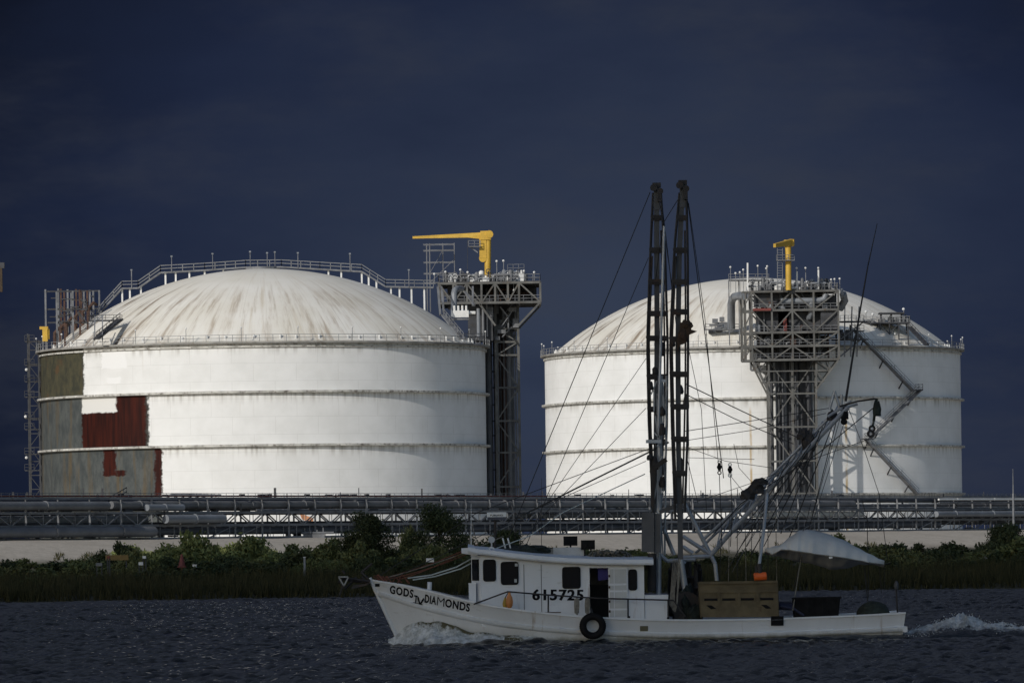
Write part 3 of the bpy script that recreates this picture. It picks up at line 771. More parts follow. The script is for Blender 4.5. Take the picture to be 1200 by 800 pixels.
for k in range(12):
    q = p2.lerp(p3, rd_.uniform(.05, .9))+Vector((0, rd_.uniform(-1.6, 1.4), .1))
    if k % 2: mb.box(q+Vector((0, 0, .8)), (rd_.uniform(.5, 1.1), .8, rd_.uniform(.9, 2.2)))
    else: mb.pipe([q, q+Vector((0, 0, rd_.uniform(1, 3.2)))], rd_.uniform(.15, .35), 8)
build_each(mb, 'catwalk_gear', m_steel_d, TB)
# side frame seen on the left of the head
mb = MB()
for a in (870, 874):
    xx = P(a, 400, 1138.0).x
    for yy in (1137.0, 1144.0): mb.bar((xx, yy, z5), (xx, yy, zlB[0]), .28)
for zz in zlB: 
    for yy in (1137.0, 1144.0): mb.bar((P(870, 400, 1138.0).x, yy, zz), (pxB[0], yy, zz), .34)
for za, zc in zip(zlB[1:], zlB): mb.bar((P(870, 400, 1138.0).x, 1136.9, za), (pxB[0], 1136.9, zc), .24)
build_each(mb, 'side_frame', m_steel_t, TB)
hidden_pipes(TB, xsB[0]+.6, xsB[-1]-.6, 1140.0, 1143.5, 5, zlB[1], 13, 21, [m_pipe, m_steel_d, m_pipe_d, m_steel_d, m_pipe_d])
hidden_pipes(TB, pxB[0]+.8, pxB[-1]-.8, 1138.0, 1144.0, zlB[-1], zlB[0], 8, 22, [m_pipe_d, m_pipe_l, m_steel_d, m_rust])
clutter(TB, pxB[0]-1, pxB[-1]-1, 1137.0, 1144.0, zlB[0]+.3, 75, 2.2, 31, [m_pipe_l, m_pipe, m_steel, m_white_eq, m_steel_d])
for i, nn in ((1, 22), (2, 16), (3, 14)): clutter(TB, pxB[0]+.5, pxB[-1]-2, 1137.0, 1144.0, zlB[i]+.3, nn, 2.4, 40+i, [m_pipe_d, m_steel_d, m_pipe, m_pipe_l, m_rust])
mb = MB(); mb.box(P(905, 376, 1141.0), (6.4, 5, 4.0)); mb.box(P(942, 376, 1141.0), (10.5, 5, 4.0)); mb.box(P(900, 406, 1142.5), (4.5, 2.6, 4.6)); mb.box(P(929, 404, 1142.5), (3.6, 2.6, 5.2)); mb.box(P(958, 405, 1142.5), (4.2, 2.6, 4.0)); mb.box(P(915, 440, 1143), (2.2, 1.6, 6.0)); mb.box(P(944, 445, 1143), (2.4, 1.6, 7.0)); mb.box(P(929, 520, 1143.2), (6.5, .8, 16.0)); mb.box(P(893, 352, 1140.0), (3.2, 5, 2.6)); mb.box(P(935, 353, 1141.0), (11, 4, 2.8)); mb.box(P(971, 376, 1139.0), (3.4, 5, 3.6)); mb.box(P(968, 354, 1141.0), (3.5, 4, 2.6))
build_each(mb, 'dark_filler_box', m_steel_d, TB)  # dark boxes and slab added for interior shade and a bigger cast shadow
mb = MB(); mb.pipe([P(915, 353, 1137.0), P(960, 352, 1137.0), P(966, 350, 1137.0), P(968, 344, 1137.0)], .62, 12); mb.build('header_pipe', m_pipe_l, TB, smooth=True)
mb = MB(); mb.pipe([P(951, 354, 1137.0), P(951, 366, 1137.0), P(949, 371, 1137.5), P(946, 374, 1140.0)], .6, 12); mb.build('header_pipe', m_pipe_l, TB, smooth=True)
mb = MB(); mb.pipe([P(985, 344, 1140.0), P(988, 344, 1140.0)], 1.1, 12); mb.pipe([P(988, 344, 1140.0), P(990, 352, 1141.0), P(984, 362, 1142.0)], .75, 10); mb.build('elbow_pipe', m_pipe_l, TB, smooth=True)
mb = MB(); mb.pipe([P(857, 386, 1151.0), P(857, 356, 1147.0), P(858, 351, 1146.0), P(861, 347.5, 1144.0), P(866, 346.5, 1141.0), P(873, 346.5, 1137.0)], .8, 14); mb.build('bent_pipe', m_pipe_l, TB, smooth=True)
mb = MB()
for (a, b_, c_) in ((838, 376, 8), (846, 374, 7), (851, 382, 6), (842, 386, 8), (833, 388, 7)):
    p = P(a, b_, 1153.0); mb.box(p, (c_*.14, 1, .9)); mb.bar(p, p+Vector((0, 0, -2)), .2); mb.pipe([p+Vector((-1.2, 0, -.8)), p+Vector((1.4, 0, -.8))], .22, 8)
p0, p1 = P(826, 386, 1151.0), P(866, 386, 1151.0); railing(mb, [p0, p1], 1.1, 1.2, .1); mb.bar(p0, p1, 2.2, .2)
mb.build('roof_manifold', m_pipe, TB)
mb = MB(); railing(mb, [P(854, 328, 1143.0), P(901, 328, 1143.0)], 1.2, 1.3, .1); p0, p1 = P(854, 328.5, 1143.0), P(901, 328.5, 1143.0); mb.bar(p0, p1, 3.5, .25)
for k in range(5): q = p0.lerp(p1, k/4); mb.bar(q, (q.x, q.y, GB.dome_z(math.hypot(q.x-CB.x, q.y-CB.y))), .22)
mb.build('upper_gangway', m_steel, TB)
lamps(TB, ((856, 313), (862, 320), (867, 319), (871, 316), (888, 311.5), (899, 312), (898, 314.5), (933.5, 314), (944, 314), (959, 314), (974, 327.5), (978, 327), (984, 326.5)), 1137.0, zlB[0])
mb = MB()
for (a, t0) in ((934, 318), (959, 316), (876, 308)): q = P(a, 340, 1137.0); mb.bar(q, P(a, t0, 1137.0), .3)
build_each(mb, 'vent_stack', m_white_eq, TB)
mb = MB(); mb.box(P(920, 382, 1137.0), (.7, .6, 3.0)); mb.box(P(893, 362.6, 1135.6), (3.6, .4, .5)); build_each(mb, 'fire_box', m_red, TB)

# ============================================================ YELLOW CRANES
def craneA():
    Y = 1034; b0 = P(571.5, 327, Y); t = thing('pedestal_crane', 'yellow pedestal crane with long level jib on dark tower', 'crane', (b0.x, Y, zlA[0]+.2))
    MB().pipe([(b0.x, Y, zlA[0]+.2), P(571.6, 303, Y), P(571.8, 275, Y)], .58, 16).build('pedestal', m_yellow, t, smooth=True)
    mb = MB(); hd = P(569, 276, Y); mb.box(hd, (1.9, 1.6, 1.6)); mb.pipe([P(573.5, 274.5, Y-1), P(573.5, 274.5, Y+1)], .7, 16); mb.box(P(566, 289, Y), (1.3, 1.3, 4.2)); mb.build('slewing_head', m_yellow, t)
    mb = MB(); mb.pipe([P(566, 302.5, Y-.6), P(566, 302.5, Y+.6)], .72, 16); mb.build('winch_drum', m_yellow, t, smooth=True)
    mb = MB()
    a0, a1, b1, b2 = P(572, 272, Y), P(483.5, 277, Y), P(483.5, 279.6, Y), P(566, 280.5, Y)
    mb.prism([a0+Vector((0, -.5, 0)), a1+Vector((0, -.22, 0)), b1+Vector((0, -.22, 0)), P(548, 278.5, Y)+Vector((0, -.5, 0)), b2+Vector((0, -.5, 0))], (0, 1.0, 0)); mb.build('jib', m_yellow, t)
    mb = MB(); mb.bar(P(549, 289, Y-.8), P(563, 289, Y-.8), 1.6, .2); railing(mb, [P(549, 289, Y-1.5), P(563, 289, Y-1.5)], 1.1, 1.0, .1); mb.bar(P(552, 290, Y-.8), P(560, 296, Y-.8), .2); mb.build('service_platform', m_steel, t)
    mb = MB(); mb.pipe([P(548, 281, Y), P(548, 326, Y)], .04, 5); mb.build('hoist_rope', m_steel_d, t)
craneA()
def craneB():
    Y = 1135; b0 = P(924, 337, Y); t = thing('pedestal_crane', 'yellow pedestal crane with jib swung towards the river on broad tower', 'crane', (b0.x, Y, zlB[0]+.2))
    MB().pipe([(b0.x, Y, zlB[0]+.2), P(923.8, 305, Y), P(923.6, 286, Y)], .60, 16).build('pedestal', m_yellow, t, smooth=True)
    mb = MB(); mb.box(P(924.5, 285, Y), (1.9, 1.8, 1.3)); mb.build('slewing_head', m_yellow, t)
    a = P(926, 284, Y); c = P(906.8, 287.5, Y-12)
    mb = MB(); mb.add([a+Vector((0, 0, .7)), a+Vector((.9, .6, .7)), c+Vector((-.1, 0, .3)), c+Vector((.4, 0, .3)), a+Vector((0, 0, -.6)), a+Vector((.9, .6, -.6)), c+Vector((-.1, 0, -.4)), c+Vector((.4, 0, -.4))],
        [(0, 1, 3, 2), (4, 6, 7, 5), (0, 4, 5, 1), (2, 3, 7, 6), (0, 2, 6, 4), (1, 5, 7, 3)]); mb.build('jib', m_yellow, t)
    mb = MB()
    for xx in (911, 917): mb.bar(P(xx, 340, Y-1), P(xx, 291, Y-1), .12)
    for k in range(16): mb.bar(P(911, 293+3*k, Y-1), P(917, 293+3*k, Y-1), .09)
    mb.bar(P(910, 305, Y-1), P(931, 305, Y-1), 1.5, .18); railing(mb, [P(910, 305, Y-1.7), P(931, 305, Y-1.7)], 1.1, .9, .09)
    mb.build('ladder', m_steel, t)
craneB()
Y = 1120
t = thing('lattice_crane', 'end of a crane arm with hanging yellow block at the far left edge', 'crane', (P(-70, 620, Y).x, Y, 5))
MB().bar((P(-70, 400, Y).x, Y, 4.9), P(-70, 300, Y), 1.2).build('mast', m_steel_d, t)
MB().bar(P(-72, 309, Y), P(3.0, 310, Y), .5, .8).build('jib', m_steel_d, t)
mb = MB(); mb.bar(P(1.0, 312, Y), P(1.5, 342, Y), .75, .5); mb.build('hook_block', M('dull_yellow', (.055, .036, .018), .8), t)
mb = MB(); mb.box(P(2.8, 311, Y), (.8, .8, 1.1)); mb.build('sheave', m_steel_d, t)
# scaffold behind the walkway
Y = 1040
t = thing('scaffold', 'thin scaffold frame standing behind the dome below the yellow jib', 'scaffold', (P(516, 336, Y).x, Y, P(516, 350, Y).z-2))
xs_ = [P(a, 310, Y).x for a in (500, 503.5, 519, 532.5)]; zt_, zb2 = P(516, 286, Y).z, P(516, 352, Y).z
for xx in xs_:
    for yy in (Y, Y+3): MB().bar((xx, yy, zb2-2), (xx, yy, zt_+random.uniform(-.2, .4)), .15).build('standard', m_steel, t)
mb = MB()
for k, py in enumerate((286, 293, 307, 320, 331)):
    zz = P(516, py, Y).z
    for yy in (Y, Y+3): mb.bar((xs_[0]-.6, yy, zz), (xs_[-1], yy, zz), .13)
mb.bar((xs_[1], Y, P(516, 331, Y).z), (xs_[3], Y, P(516, 304, Y).z), .1); mb.bar((xs_[1], Y, P(516, 320, Y).z), (xs_[2], Y, P(516, 293, Y).z), .1)
build_each(mb, 'ledger', m_steel, t)
# ============================================================ PIPE RACK (runs away from the river bank to the right)
def rk(t, off, z): 
    p = RA+RU*t+RN*off; return Vector((p.x, p.y, z))
def t_at(px, off=0, z=8):
    lo, hi = -60, 440
    for _ in range(50):
        m_ = (lo+hi)/2; q = rk(m_, off, z); v = (q.z-CAMH)/q.y*F; u = q.x/q.y*F
        X = HX+u*_c-v*_s
        if X < px: lo = m_
        else: hi = m_
    return lo
LV = dict(base=5.12, low=6.75, mid=8.35, top=10.15)
def rack(t0, t1, label, seed):
    rd = random.Random(seed); c = rk((t0+t1)/2, 0, 5.0)
    r = thing('pipe_rack', label, 'pipe rack', c)
    n = max(1, int(round((t1-t0)/6.2))); ts = [lerp(t0, t1, k/n) for k in range(n+1)]
    for tt in ts[:-1] if t1 < 300 else ts:
        for off in (-1.7, 1.7): MB().bar(rk(tt, off, 4.3), rk(tt, off, LV['top']+.05), .24).build('post', m_galv_rack, r)
    for z in ('base', 'low', 'mid', 'top'):
        mb = MB()
        for off in (-1.7, 1.7): mb.bar(rk(t0, off+(.14 if off > 0 else -.14), LV[z]), rk(t1, off+(.14 if off > 0 else -.14), LV[z]), .12, .30)
        mb.build('longitudinal_beam', m_galv_rack, r)
        mb = MB()
        for tt in ts[:-1]: mb.bar(rk(tt, -1.7, LV[z]-.02), rk(tt, 1.7, LV[z]-.02), .2, .22)
        mb.build('cross_beam', m_galv_rack, r)
    mbs = (MB(), MB())
    for k in range(n):
        for off, mb in ((1.86, mbs[0]), (-1.86, mbs[1])):
            a, b_, mm = ts[k], ts[k+1], (ts[k]+ts[k+1])/2
            mb.bar(rk(a, off, LV['mid']), rk(mm, off, LV['low']), .13); mb.bar(rk(mm, off, LV['low']), rk(b_, off, LV['mid']), .13)
            mb.bar(rk(mm, off, LV['low']), rk(mm, off, LV['mid']), .10)
            for f_ in (.25, .75): mb.bar(rk(lerp(a, b_, f_), off, LV['base']), rk(lerp(a, b_, f_), off, LV['low']), .09)
    [q.build('truss', m_galv_rack, r) for q in mbs]
    mb = MB()
    for k in range(n):
        if rd.random() < .5:
            mb.bar(rk(ts[k], 1.72, LV['base']), rk(ts[k+1], 1.72, LV['low']), .12)
    if mb.v: mb.build('brace', m_galv_rack, r)
    # bolted odds and ends: junction boxes, cable trays, drop pipes
    mb = MB()
    for k in range(min(95, int(n*4.5))):
        tt = rd.uniform(t0, t1); off = rd.uniform(-1.5, 1.9); z = rd.choice((LV['top']+.1, LV['top']+.1, LV['mid'], LV['mid'], LV['low'], LV['base']))
        if rd.random() < .5: mb.bar(rk(tt, off, z), rk(tt, off, z+rd.uniform(.4, 1.3)), rd.uniform(.08, .3))
        else: mb.bar(rk(tt, off, z+.3), rk(tt+rd.uniform(.5, 2.4), off, z+.3), rd.uniform(.2, .45))
    build_each(mb, 'fitting', m_steel_d, r)
    mb = MB(); mb.bar(rk(t0, -.6, LV['top']+.32), rk(t1, -.6, LV['top']+.32), .8, .10); mb.build('cable_tray', m_steel, r)
    mb = MB(); railing(mb, [rk(t0, 1.7, LV['top']+.1), rk(t1, 1.7, LV['top']+.1)], .55, 1.6, .06); mb.build('railing', m_steel, r)
    return r
tA_, tB_, tC_, tD_, tE_ = t_at(-60), t_at(165), t_at(505), t_at(800), t_at(1480)
rack(tA_, tB_, 'leftmost stretch of steel pipe rack below the rusty tank patches', 1)
rack(tB_, tC_, 'stretch of steel pipe rack in front of the white face of the patched tank', 2)
rack(tC_, tD_, 'stretch of steel pipe rack between the two tanks, behind the boat bow', 3)
rack(tD_, tE_, 'right stretch of steel pipe rack behind the boat boom', 4)
def line(px0, px1, off, z, r, mat, label, bends=None):
    a, b_ = t_at(px0, off, z), t_at(px1, off, z); c = rk((a+b_)/2, off, z-r)
    mb = MB(); n = max(2, int((b_-a)/6)); rd = random.Random(int(px0*7+z*10))
    pts = [rk(lerp(a, b_, k/n), off, z) for k in range(n+1)]
    if bends: pts = [rk(a, off, z-bends)]+[rk(a+.05, off, z-bends*.4)]+pts
    mb.pipe(pts, r, 12)
    for k in range(1, n, 2):
        q = lerp(a, b_, k/n); mb.pipe([rk(q-.15, off, z), rk(q+.15, off, z)], r*1.18, 12)
    return tag(mb.build('pipeline', mat, None, smooth=50, origin=c), label, 'pipe', 'pipes along the rack')
line(-60, 126, 2.2, 9.25, .52, m_pipe, 'fat dark pipe on the upper deck of the leftmost rack')
line(-60, 180, 2.5, 6.0, .66, m_pipe, 'fat dark pipe along the bottom of the leftmost rack')
line(-60, 170, -.9, 7.55, .55, m_pipe_l, 'pale pipe showing through the leftmost rack truss')
line(130, 505, .9, 9.35, .48, m_pipe, 'grey pipe on the upper deck before the patched tank')
line(505, 1000, .9, 9.25, .55, m_pipe, 'thick grey pipe on the upper deck behind the boat')
line(180, 800, .95, 5.95, .42, m_pipe_d, 'long dark pipe along the rack bottom behind bushes and bow')
line(800, 1100, .95, 5.95, .48, m_pipe_d, 'dark pipe along the rack bottom behind the boom')
line(595, 760, -.6, 7.75, .42, m_pipe_l, 'pale pipe inside the truss between the two tanks')
line(880, 1010, .2, 7.75, .50, m_white_eq, 'short white pipe inside the truss behind the boom')
line(-60, 1480, -1.2, 9.0, .26, m_pipe, 'thin pipe running the whole length of the rack')
line(-60, 1480, .1, 8.75, .18, m_steel_d, 'thinnest dark pipe running the whole rack upper deck')
line(-60, 640, 1.5, 10.45, .10, m_red, 'thin reddish pipe on top of the rack left half')
line(172, 214, 2.3, 9.0, .42, m_pipe_l, 'short pale grey pipe ending beside the rack stair')
line(194, 262, 2.9, 7.55, .55, m_pipe_l, 'blunt pale grey pipe stub bulging in front of rack')
line(1097, 1480, 2.6, 7.6, .47, m_pipe_l, 'smooth pale grey pipe at the far right of rack')
line(1100, 1480, 2.2, 9.9, .16, m_white_eq, 'thin pale pipe along the top at far right')
line(1100, 1480, 2.0, 9.4, .16, m_steel, 'second thin pipe below the topmost at far right')
line(1000, 1480, .6, 8.9, .34, m_pipe_d, 'dark grey pipe on the far right upper deck')
line(-60, 1480, -.4, 9.75, .30, m_pipe_d, 'dark pipe just under the rack top, whole length')
line(-60, 1480, -1.5, 8.3, .24, m_steel_d, 'dark pipe at mid height on the rack back side')
line(-60, 1480, -.8, 6.35, .40, m_pipe_d, 'dark pipe behind the bottom pipe, whole length')
line(-60, 1480, .3, 7.05, .14, m_steel_d, 'thin dark pipe threading the truss, whole length')
line(300, 1480, 1.45, 8.62, .16, m_steel, 'thin grey pipe on the rack front edge, middle to right')
def stair_rack():
    a, c = t_at(122, 2.4, 8), t_at(150, 2.4, 10)
    p, q = P(122, 597, 715), P(149, 581, 722)
    t = thing('rack_stair', 'dark sloping steel stair climbing onto the left pipe rack', 'stair', (p.x, p.y, p.z-2))
    mb = MB(); mb.bar(p, q, 1.4, .35); mb.build('flight', m_steel_d, t)
    mb = MB(); railing(mb, [p+Vector((0, -.7, .1)), q+Vector((0, -.7, .1))], 1.0, 1.0, .09); mb.bar(p, p+Vector((0, 0, -2)), .25); mb.build('handrail', m_steel_d, t)
stair_rack()
def bent_frame():
    t = thing('pipe_loop', 'cluster of bent pipe loops on top of the rack at left', 'pipe', P(225, 600, 735))
    for k, px in enumerate((196, 205, 213, 221, 229, 236)):
        p = P(px, 600, 735); zz = P(px, 579.5+k*.2, 735).z
        MB().pipe([p, (p.x, p.y, zz-.5), (p.x+.25, p.y, zz-.1), (p.x+.6, p.y, zz), (p.x+2.6, p.y, zz)], .17, 8).build('pipe', m_pipe_d, t, smooth=True)
    mb = MB()
    for py in (580, 586, 592): mb.bar(P(190, py, 737), P(249, py, 737), .25)
    mb.bar(P(248, 580, 737), P(248, 600, 737), .25)
    mb.build('frame', m_steel_d, t)
bent_frame()
def orange_box():
    p = P(359, 606, 756); t = thing('orange_hood', 'small faded orange hood on the rack before the left tank', 'hood', p)
    mb = MB(); mb.prism([p+Vector((-.9, -.3, .6)), p+Vector((.9, -.3, -.1)), p+Vector((.9, -.3, -.9)), p+Vector((-.6, -.3, -.2))], (0, .8, 0)); mb.build('hood', M('faded_orange', (.55, .25, .12), .6), t)
orange_box()
def pump_box(px, py, Y, label):
    p = P(px, py, Y); t = thing('valve_station', label, 'valve station', (p.x, p.y, p.z-1))
    mb = MB(); mb.box(p, (2.8, 1.4, .9)); mb.build('cabinet', m_steel, t)
    mb = MB()
    for k in (-1.2, -.4, .4, 1.2): mb.bar(p+Vector((k, 0, -1.6)), p+Vector((k, 0, .9+.3*abs(k))), .14)
    mb.pipe([p+Vector((-1.6, -.4, .6)), p+Vector((2.6, -.4, .6))], .16, 8); mb.build('frame', m_steel, t)
pump_box(368, 629.5, 742, 'grey valve station on the gravel beside the dark tree')
# tall lamp pole at right
p = P(1188, 622, 880); q = P(1187, 549, 880)
t = thing('light_pole', 'tall pale tapered pole at the far right of rack', 'pole', p)
MB().pipe([p-Vector((0, 0, 1)), P(1187.4, 578, 880)], .21, 12, .17).build('pole', m_steel, t, smooth=True)
MB().pipe([P(1187.4, 578, 880), q], .10, 8, .035).build('mast_tip', m_steel, t, smooth=True)
# marker post on the bank
p = P(357, 666, 440); p.z = ground_z(p.x, 440)
t = thing('marker_post', 'small white marker post standing in the marsh grass', 'post', p)
q = P(357, 653, 440); MB().bar(p-Vector((0, 0, .3)), (p.x, p.y, q.z), .16, .16).build('post', m_pipe_l, t); MB().box((p.x, p.y, q.z+.03), (.2, .2, .06)).build('cap', m_white_eq, t)
# road works half hidden in bushes at left
def barrier(px, py, Y, mat, label, w_, h_, name='barrier', cat='barrier'):
    p = P(px, py, Y); t = thing(name, label, cat, (p.x, p.y, ground_z(p.x, Y)))
    MB().box(p, (w_, .12, h_)).build('board', mat, t)
    mb = MB()
    for s_ in (-1, 1): mb.bar((p.x+s_*w_*.4, Y+.14, ground_z(p.x, Y)-.1), (p.x+s_*w_*.4, Y+.14, p.z+h_*.5), .10)
    mb.build('leg', m_steel_d, t)
barrier(137, 653, 470, M('ochre_board', (.20, .13, .04), .7), 'long ochre barrier board among bushes at left', 1.9, .42)
barrier(127, 652.5, 466, m_red, 'tiny red-orange board at the end of ochre barrier', .22, .2)
barrier(169, 652.5, 470, m_white_eq, 'small white square board among bushes at left', .28, .22)
barrier(165, 660, 455, m_white_eq, 'small white board lying low among the bushes', .35, .25)
barrier(116, 661, 455, m_pipe, 'small grey board low among bushes, leftmost one', .5, .25)
barrier(228, 662.5, 450, m_white_eq, 'little white board low beside red cone bushes', .35, .22)
p = P(213, 657, 462); t = thing('traffic_cone', 'small red cone half hidden in the bushes', 'cone', (p.x, p.y, ground_z(p.x, 462)))
h0 = ground_z(p.x, 462)
MB().lathe([(.30, p.z-.45), (.08, p.z+.55), (.001, p.z+.56)], (p.x, p.y, 0), 14).build('cone', m_red, t); mb = MB(); mb.box((p.x, p.y, p.z-.48), (.7, .7, .08)); mb.bar((p.x, p.y, h0-.1), (p.x, p.y, p.z-.48), .1); mb.build('base', m_red, t)
barrier(1155, 653.5, 470, m_white_eq, 'small pale board in dark bushes at far right', .35, .2)

# ============================================================ VEGETATION
def leaf_mat(name, c1, c2, c3):
    m, g, b = new_mat(name)
    co = g.n('ShaderNodeTexCoord').outputs['Object']; oi = g.n('ShaderNodeObjectInfo')
    at = g.n('ShaderNodeAttribute'); at.attribute_name = 'leaf'
    c = g.mix(at.outputs['Fac'], c1, c2); c = g.mix(g.m('MULTIPLY', g.ramp(g.noise(co, 2.2, 3), .5, .7), .7), c, c3)
    c = g.mix(g.m('MULTIPLY', oi.outputs['Random'], .35), c, c3)
    g.put(b.inputs['Base Color'], c); b.inputs['Roughness'].default_value = .7
    b.inputs['Specular IOR Level'].default_value = .25
    return m
m_leaf = leaf_mat('shrub_leaves', (.075, .095, .034), (.125, .148, .052), (.140, .128, .055))
m_leaf_d = leaf_mat('dark_leaves', (.028, .040, .018), (.052, .070, .026), (.064, .066, .028))
m_leaf_sunlit = leaf_mat('sunlit_tone_leaves', (.10, .13, .040), (.165, .20, .065), (.20, .19, .075))  # paler copy of the leaf colours for the bushes in sun
m_bark = M('bark', (.06, .048, .035), .9, 0, .3, 4)
m_grass = leaf_mat('marsh_grass_blades', (.026, .026, .008), (.046, .041, .012), (.030, .030, .009))
def leaf_mesh(name, centers, radii, n, size, mat, seed, flat=.75, up=.0):
    r = np.random.default_rng(seed); cs = np.array(centers); rs = np.array(radii)
    wgt = rs**2; idx = r.choice(len(cs), n, p=wgt/wgt.sum())
    dv = r.normal(size=(n, 3)); dv /= np.linalg.norm(dv, axis=1)[:, None]
    rad = rs[idx]*(1-.55*r.random(n)**2.2)*(1+.18*r.normal(size=n))
    pos = cs[idx]+dv*rad[:, None]*np.array([1, 1, flat])
    a = r.normal(size=(n, 3)); a[:, 2] += up; a /= np.linalg.norm(a, axis=1)[:, None]
    bb = np.cross(a, r.normal(size=(n, 3))); bb /= np.linalg.norm(bb, axis=1)[:, None]
    s = size*r.uniform(.6, 1.4, n)[:, None]
    V = np.stack([pos-a*s, pos+bb*s*.45, pos+a*s, pos-bb*s*.45], 1).reshape(-1, 3)
    me = bpy.data.meshes.new(name); me.vertices.add(4*n); me.vertices.foreach_set('co', V.reshape(-1).astype(np.float32))
    me.loops.add(4*n); me.polygons.add(n); me.loops.foreach_set('vertex_index', np.arange(4*n, dtype=np.int32))
    me.polygons.foreach_set('loop_start', np.arange(0, 4*n, 4, dtype=np.int32)); me.update(calc_edges=True)
    at = me.attributes.new('leaf', 'FLOAT', 'FACE'); at.data.foreach_set('value', r.random(n).astype(np.float32))
    me.materials.append(mat); return me
def make_bush(seed, mat, spread=1.0, hgt=1.0, n=3000, size=.08):
    rd = random.Random(seed); cs = []; rs = []
    for k in range(rd.randint(9, 14)):
        a = rd.uniform(0, 6.28); q = rd.random()**.6*1.0*spread
        cs.append((math.cos(a)*q, math.sin(a)*q, rd.uniform(.30, 1.0)*hgt*(1-.45*q/spread))); rs.append(rd.uniform(.22, .46))
    root = bpy.data.objects.new('bush', None); WP['bush'] = Vector((0, 0, 0))
    me = leaf_mesh('foliage', cs, rs, n, size, mat, seed)
    o = bpy.data.objects.new('foliage', me); C.objects.link(o); o.parent = root
    mb = MB()
    for c_ in cs[:7]: mb.pipe([(c_[0]*.15, c_[1]*.15, -.15), (c_[0]*.5, c_[1]*.5, c_[2]*.5), c_], .035, 5, .008)
    me2 = bpy.data.meshes.new('stem'); me2.from_pydata(mb.v, [], mb.f); me2.materials.append(m_bark)
    s_ = bpy.data.objects.new('stem', me2); C.objects.link(s_); s_.parent = root
    return root
protos = {'d': [make_bush(50+k, m_leaf_d) for k in range(4)], 'm': [make_bush(60+k, m_leaf) for k in range(4)], 'b': [make_bush(70+k, m_leaf_sunlit, n=2800) for k in range(3)]}
used = set()
BL = {'d': ('dark green bush in the thicket along the river bank', 'dark bushes along the bank'),
      'm': ('dull olive-green bush in the thicket along the bank', 'olive bushes along the bank'),
      'b': ('yellow-green bush below the gravel levee, sunlight put into its colour', 'bushes with sunlit leaf colour below the levee')}
def bush(x, y, sx, sz, kind, rd):
    pr = rd.choice(protos[kind])
    if pr.name not in used: used.add(pr.name); C.objects.link(pr); o = pr
    else: o = copy_tree(pr)
    o.location = (x, y, ground_z(x, y)-.1); o.scale = (sx, sx*.9, sz); o.rotation_euler.z = rd.uniform(0, 6.28)
    o['label'], o['group'] = BL[kind]; o['category'] = 'bush'
rd = random.Random(5)
# desired skyline of the thicket (pixel x -> pixel y of the tops)
sky_l = curve([(-150, 656), (0, 652), (60, 648), (105, 645), (128, 641), (150, 634), (172, 636), (200, 637), (215, 634), (250, 630), (262, 628), (290, 629), (315, 634), (345, 642), (380, 641), (400, 634), (430, 626), (480, 628), (520, 626), (560, 628), (600, 629), (625, 640), (660, 643), (690, 641), (715, 634), (740, 637), (770, 640), (800, 645), (830, 644), (860, 641), (900, 638), (950, 635), (1000, 630), (1030, 628), (1080, 627), (1110, 628), (1150, 630), (1165, 624), (1200, 624), (1350, 628), (1600, 630)])
for i in range(156):
    row = i % 3; Y = (452, 500, 560)[row]+rd.uniform(-16, 16)
    px = -110+1680*((i//3)+rd.uniform(.1, .9))/52
    x = P(px, 600, Y).x; gz = ground_z(x, Y)
    top = P(px, sky_l(px)+(23, 9, 0)[row]+rd.uniform(-1, 4), Y).z; hz = max(.8, top-gz+.1)
    sx = rd.uniform(1.5, 2.6)*(1+.2*row)
    kind = rd.choice('ddm') if row == 0 else rd.choice('dmm') if row == 1 else rd.choice('mmd')
    if row == 2 and (140 < px < 330) : kind = rd.choice('bbm')
    if row == 2 and px > 1000: kind = rd.choice('dm')
    bush(x, Y, sx*rd.choice((.7, .9, 1, 1.15)), hz/1.12*rd.choice((.72, .9, 1, 1.1, 1.3 if row == 2 else 1.05)), kind, rd)
for i in range(20):          # more on the foot of the levee, left, sunlight put into leaf colour
    px = rd.uniform(140, 330); Y = rd.uniform(575, 640); x = P(px, 600, Y).x
    top = P(px, sky_l(px)+rd.uniform(0, 9), Y).z; hz = max(.7, top-ground_z(x, Y))
    bush(x, Y, rd.uniform(1.5, 2.4), hz/1.1, 'b', rd)
# trees
def tree(px, base_Y, top_py, wd_px, label, seed, mat):
    rd = random.Random(seed); x = P(px, 600, base_Y).x; gz = ground_z(x, base_Y); H = P(px, top_py, base_Y).z-gz; Wd = wd_px/F*base_Y/2
    t = thing('tree', label, 'tree', (x, base_Y, gz))
    cs, rs = [], []
    for k in range(44):
        a = rd.uniform(0, 6.28); hh = rd.uniform(.08, .97); q = Wd*rd.random()**.5*(1-.75*max(0, hh-.5)/.5)
        cs.append((math.cos(a)*q, math.sin(a)*q, hh*H)); rs.append(rd.uniform(.36, .66)*Wd*.60)
    me = leaf_mesh('crown', cs, rs, 15000, .11, mat, seed); o = bpy.data.objects.new('crown', me); C.objects.link(o); o.parent = t
    mb = MB(); mb.pipe([(0, 0, -.3), (.1, 0, H*.3), (-.05, .1, H*.6), (0, 0, H*.92)], .16, 8, .03)
    for c_ in cs[:14]: mb.pipe([(0, 0, c_[2]*.6), (c_[0]*.5, c_[1]*.5, c_[2]*.85), c_], .06, 5, .012)
    me2 = bpy.data.meshes.new('trunk'); me2.from_pydata(mb.v, [], mb.f); me2.materials.append(m_bark)
    s_ = bpy.data.objects.new('trunk', me2); C.objects.link(s_); s_.parent = t
tree(428, 520, 600, 62, 'ragged dark tree on the bank, left of the rounder one', 1, m_leaf_d)
tree(515, 510, 597, 76, 'rounded dark tree on the bank behind the boat bow', 2, m_leaf_d)
tree(1178, 600, 619, 60, 'low broad dark tree at the far right bank', 3, m_leaf_d)
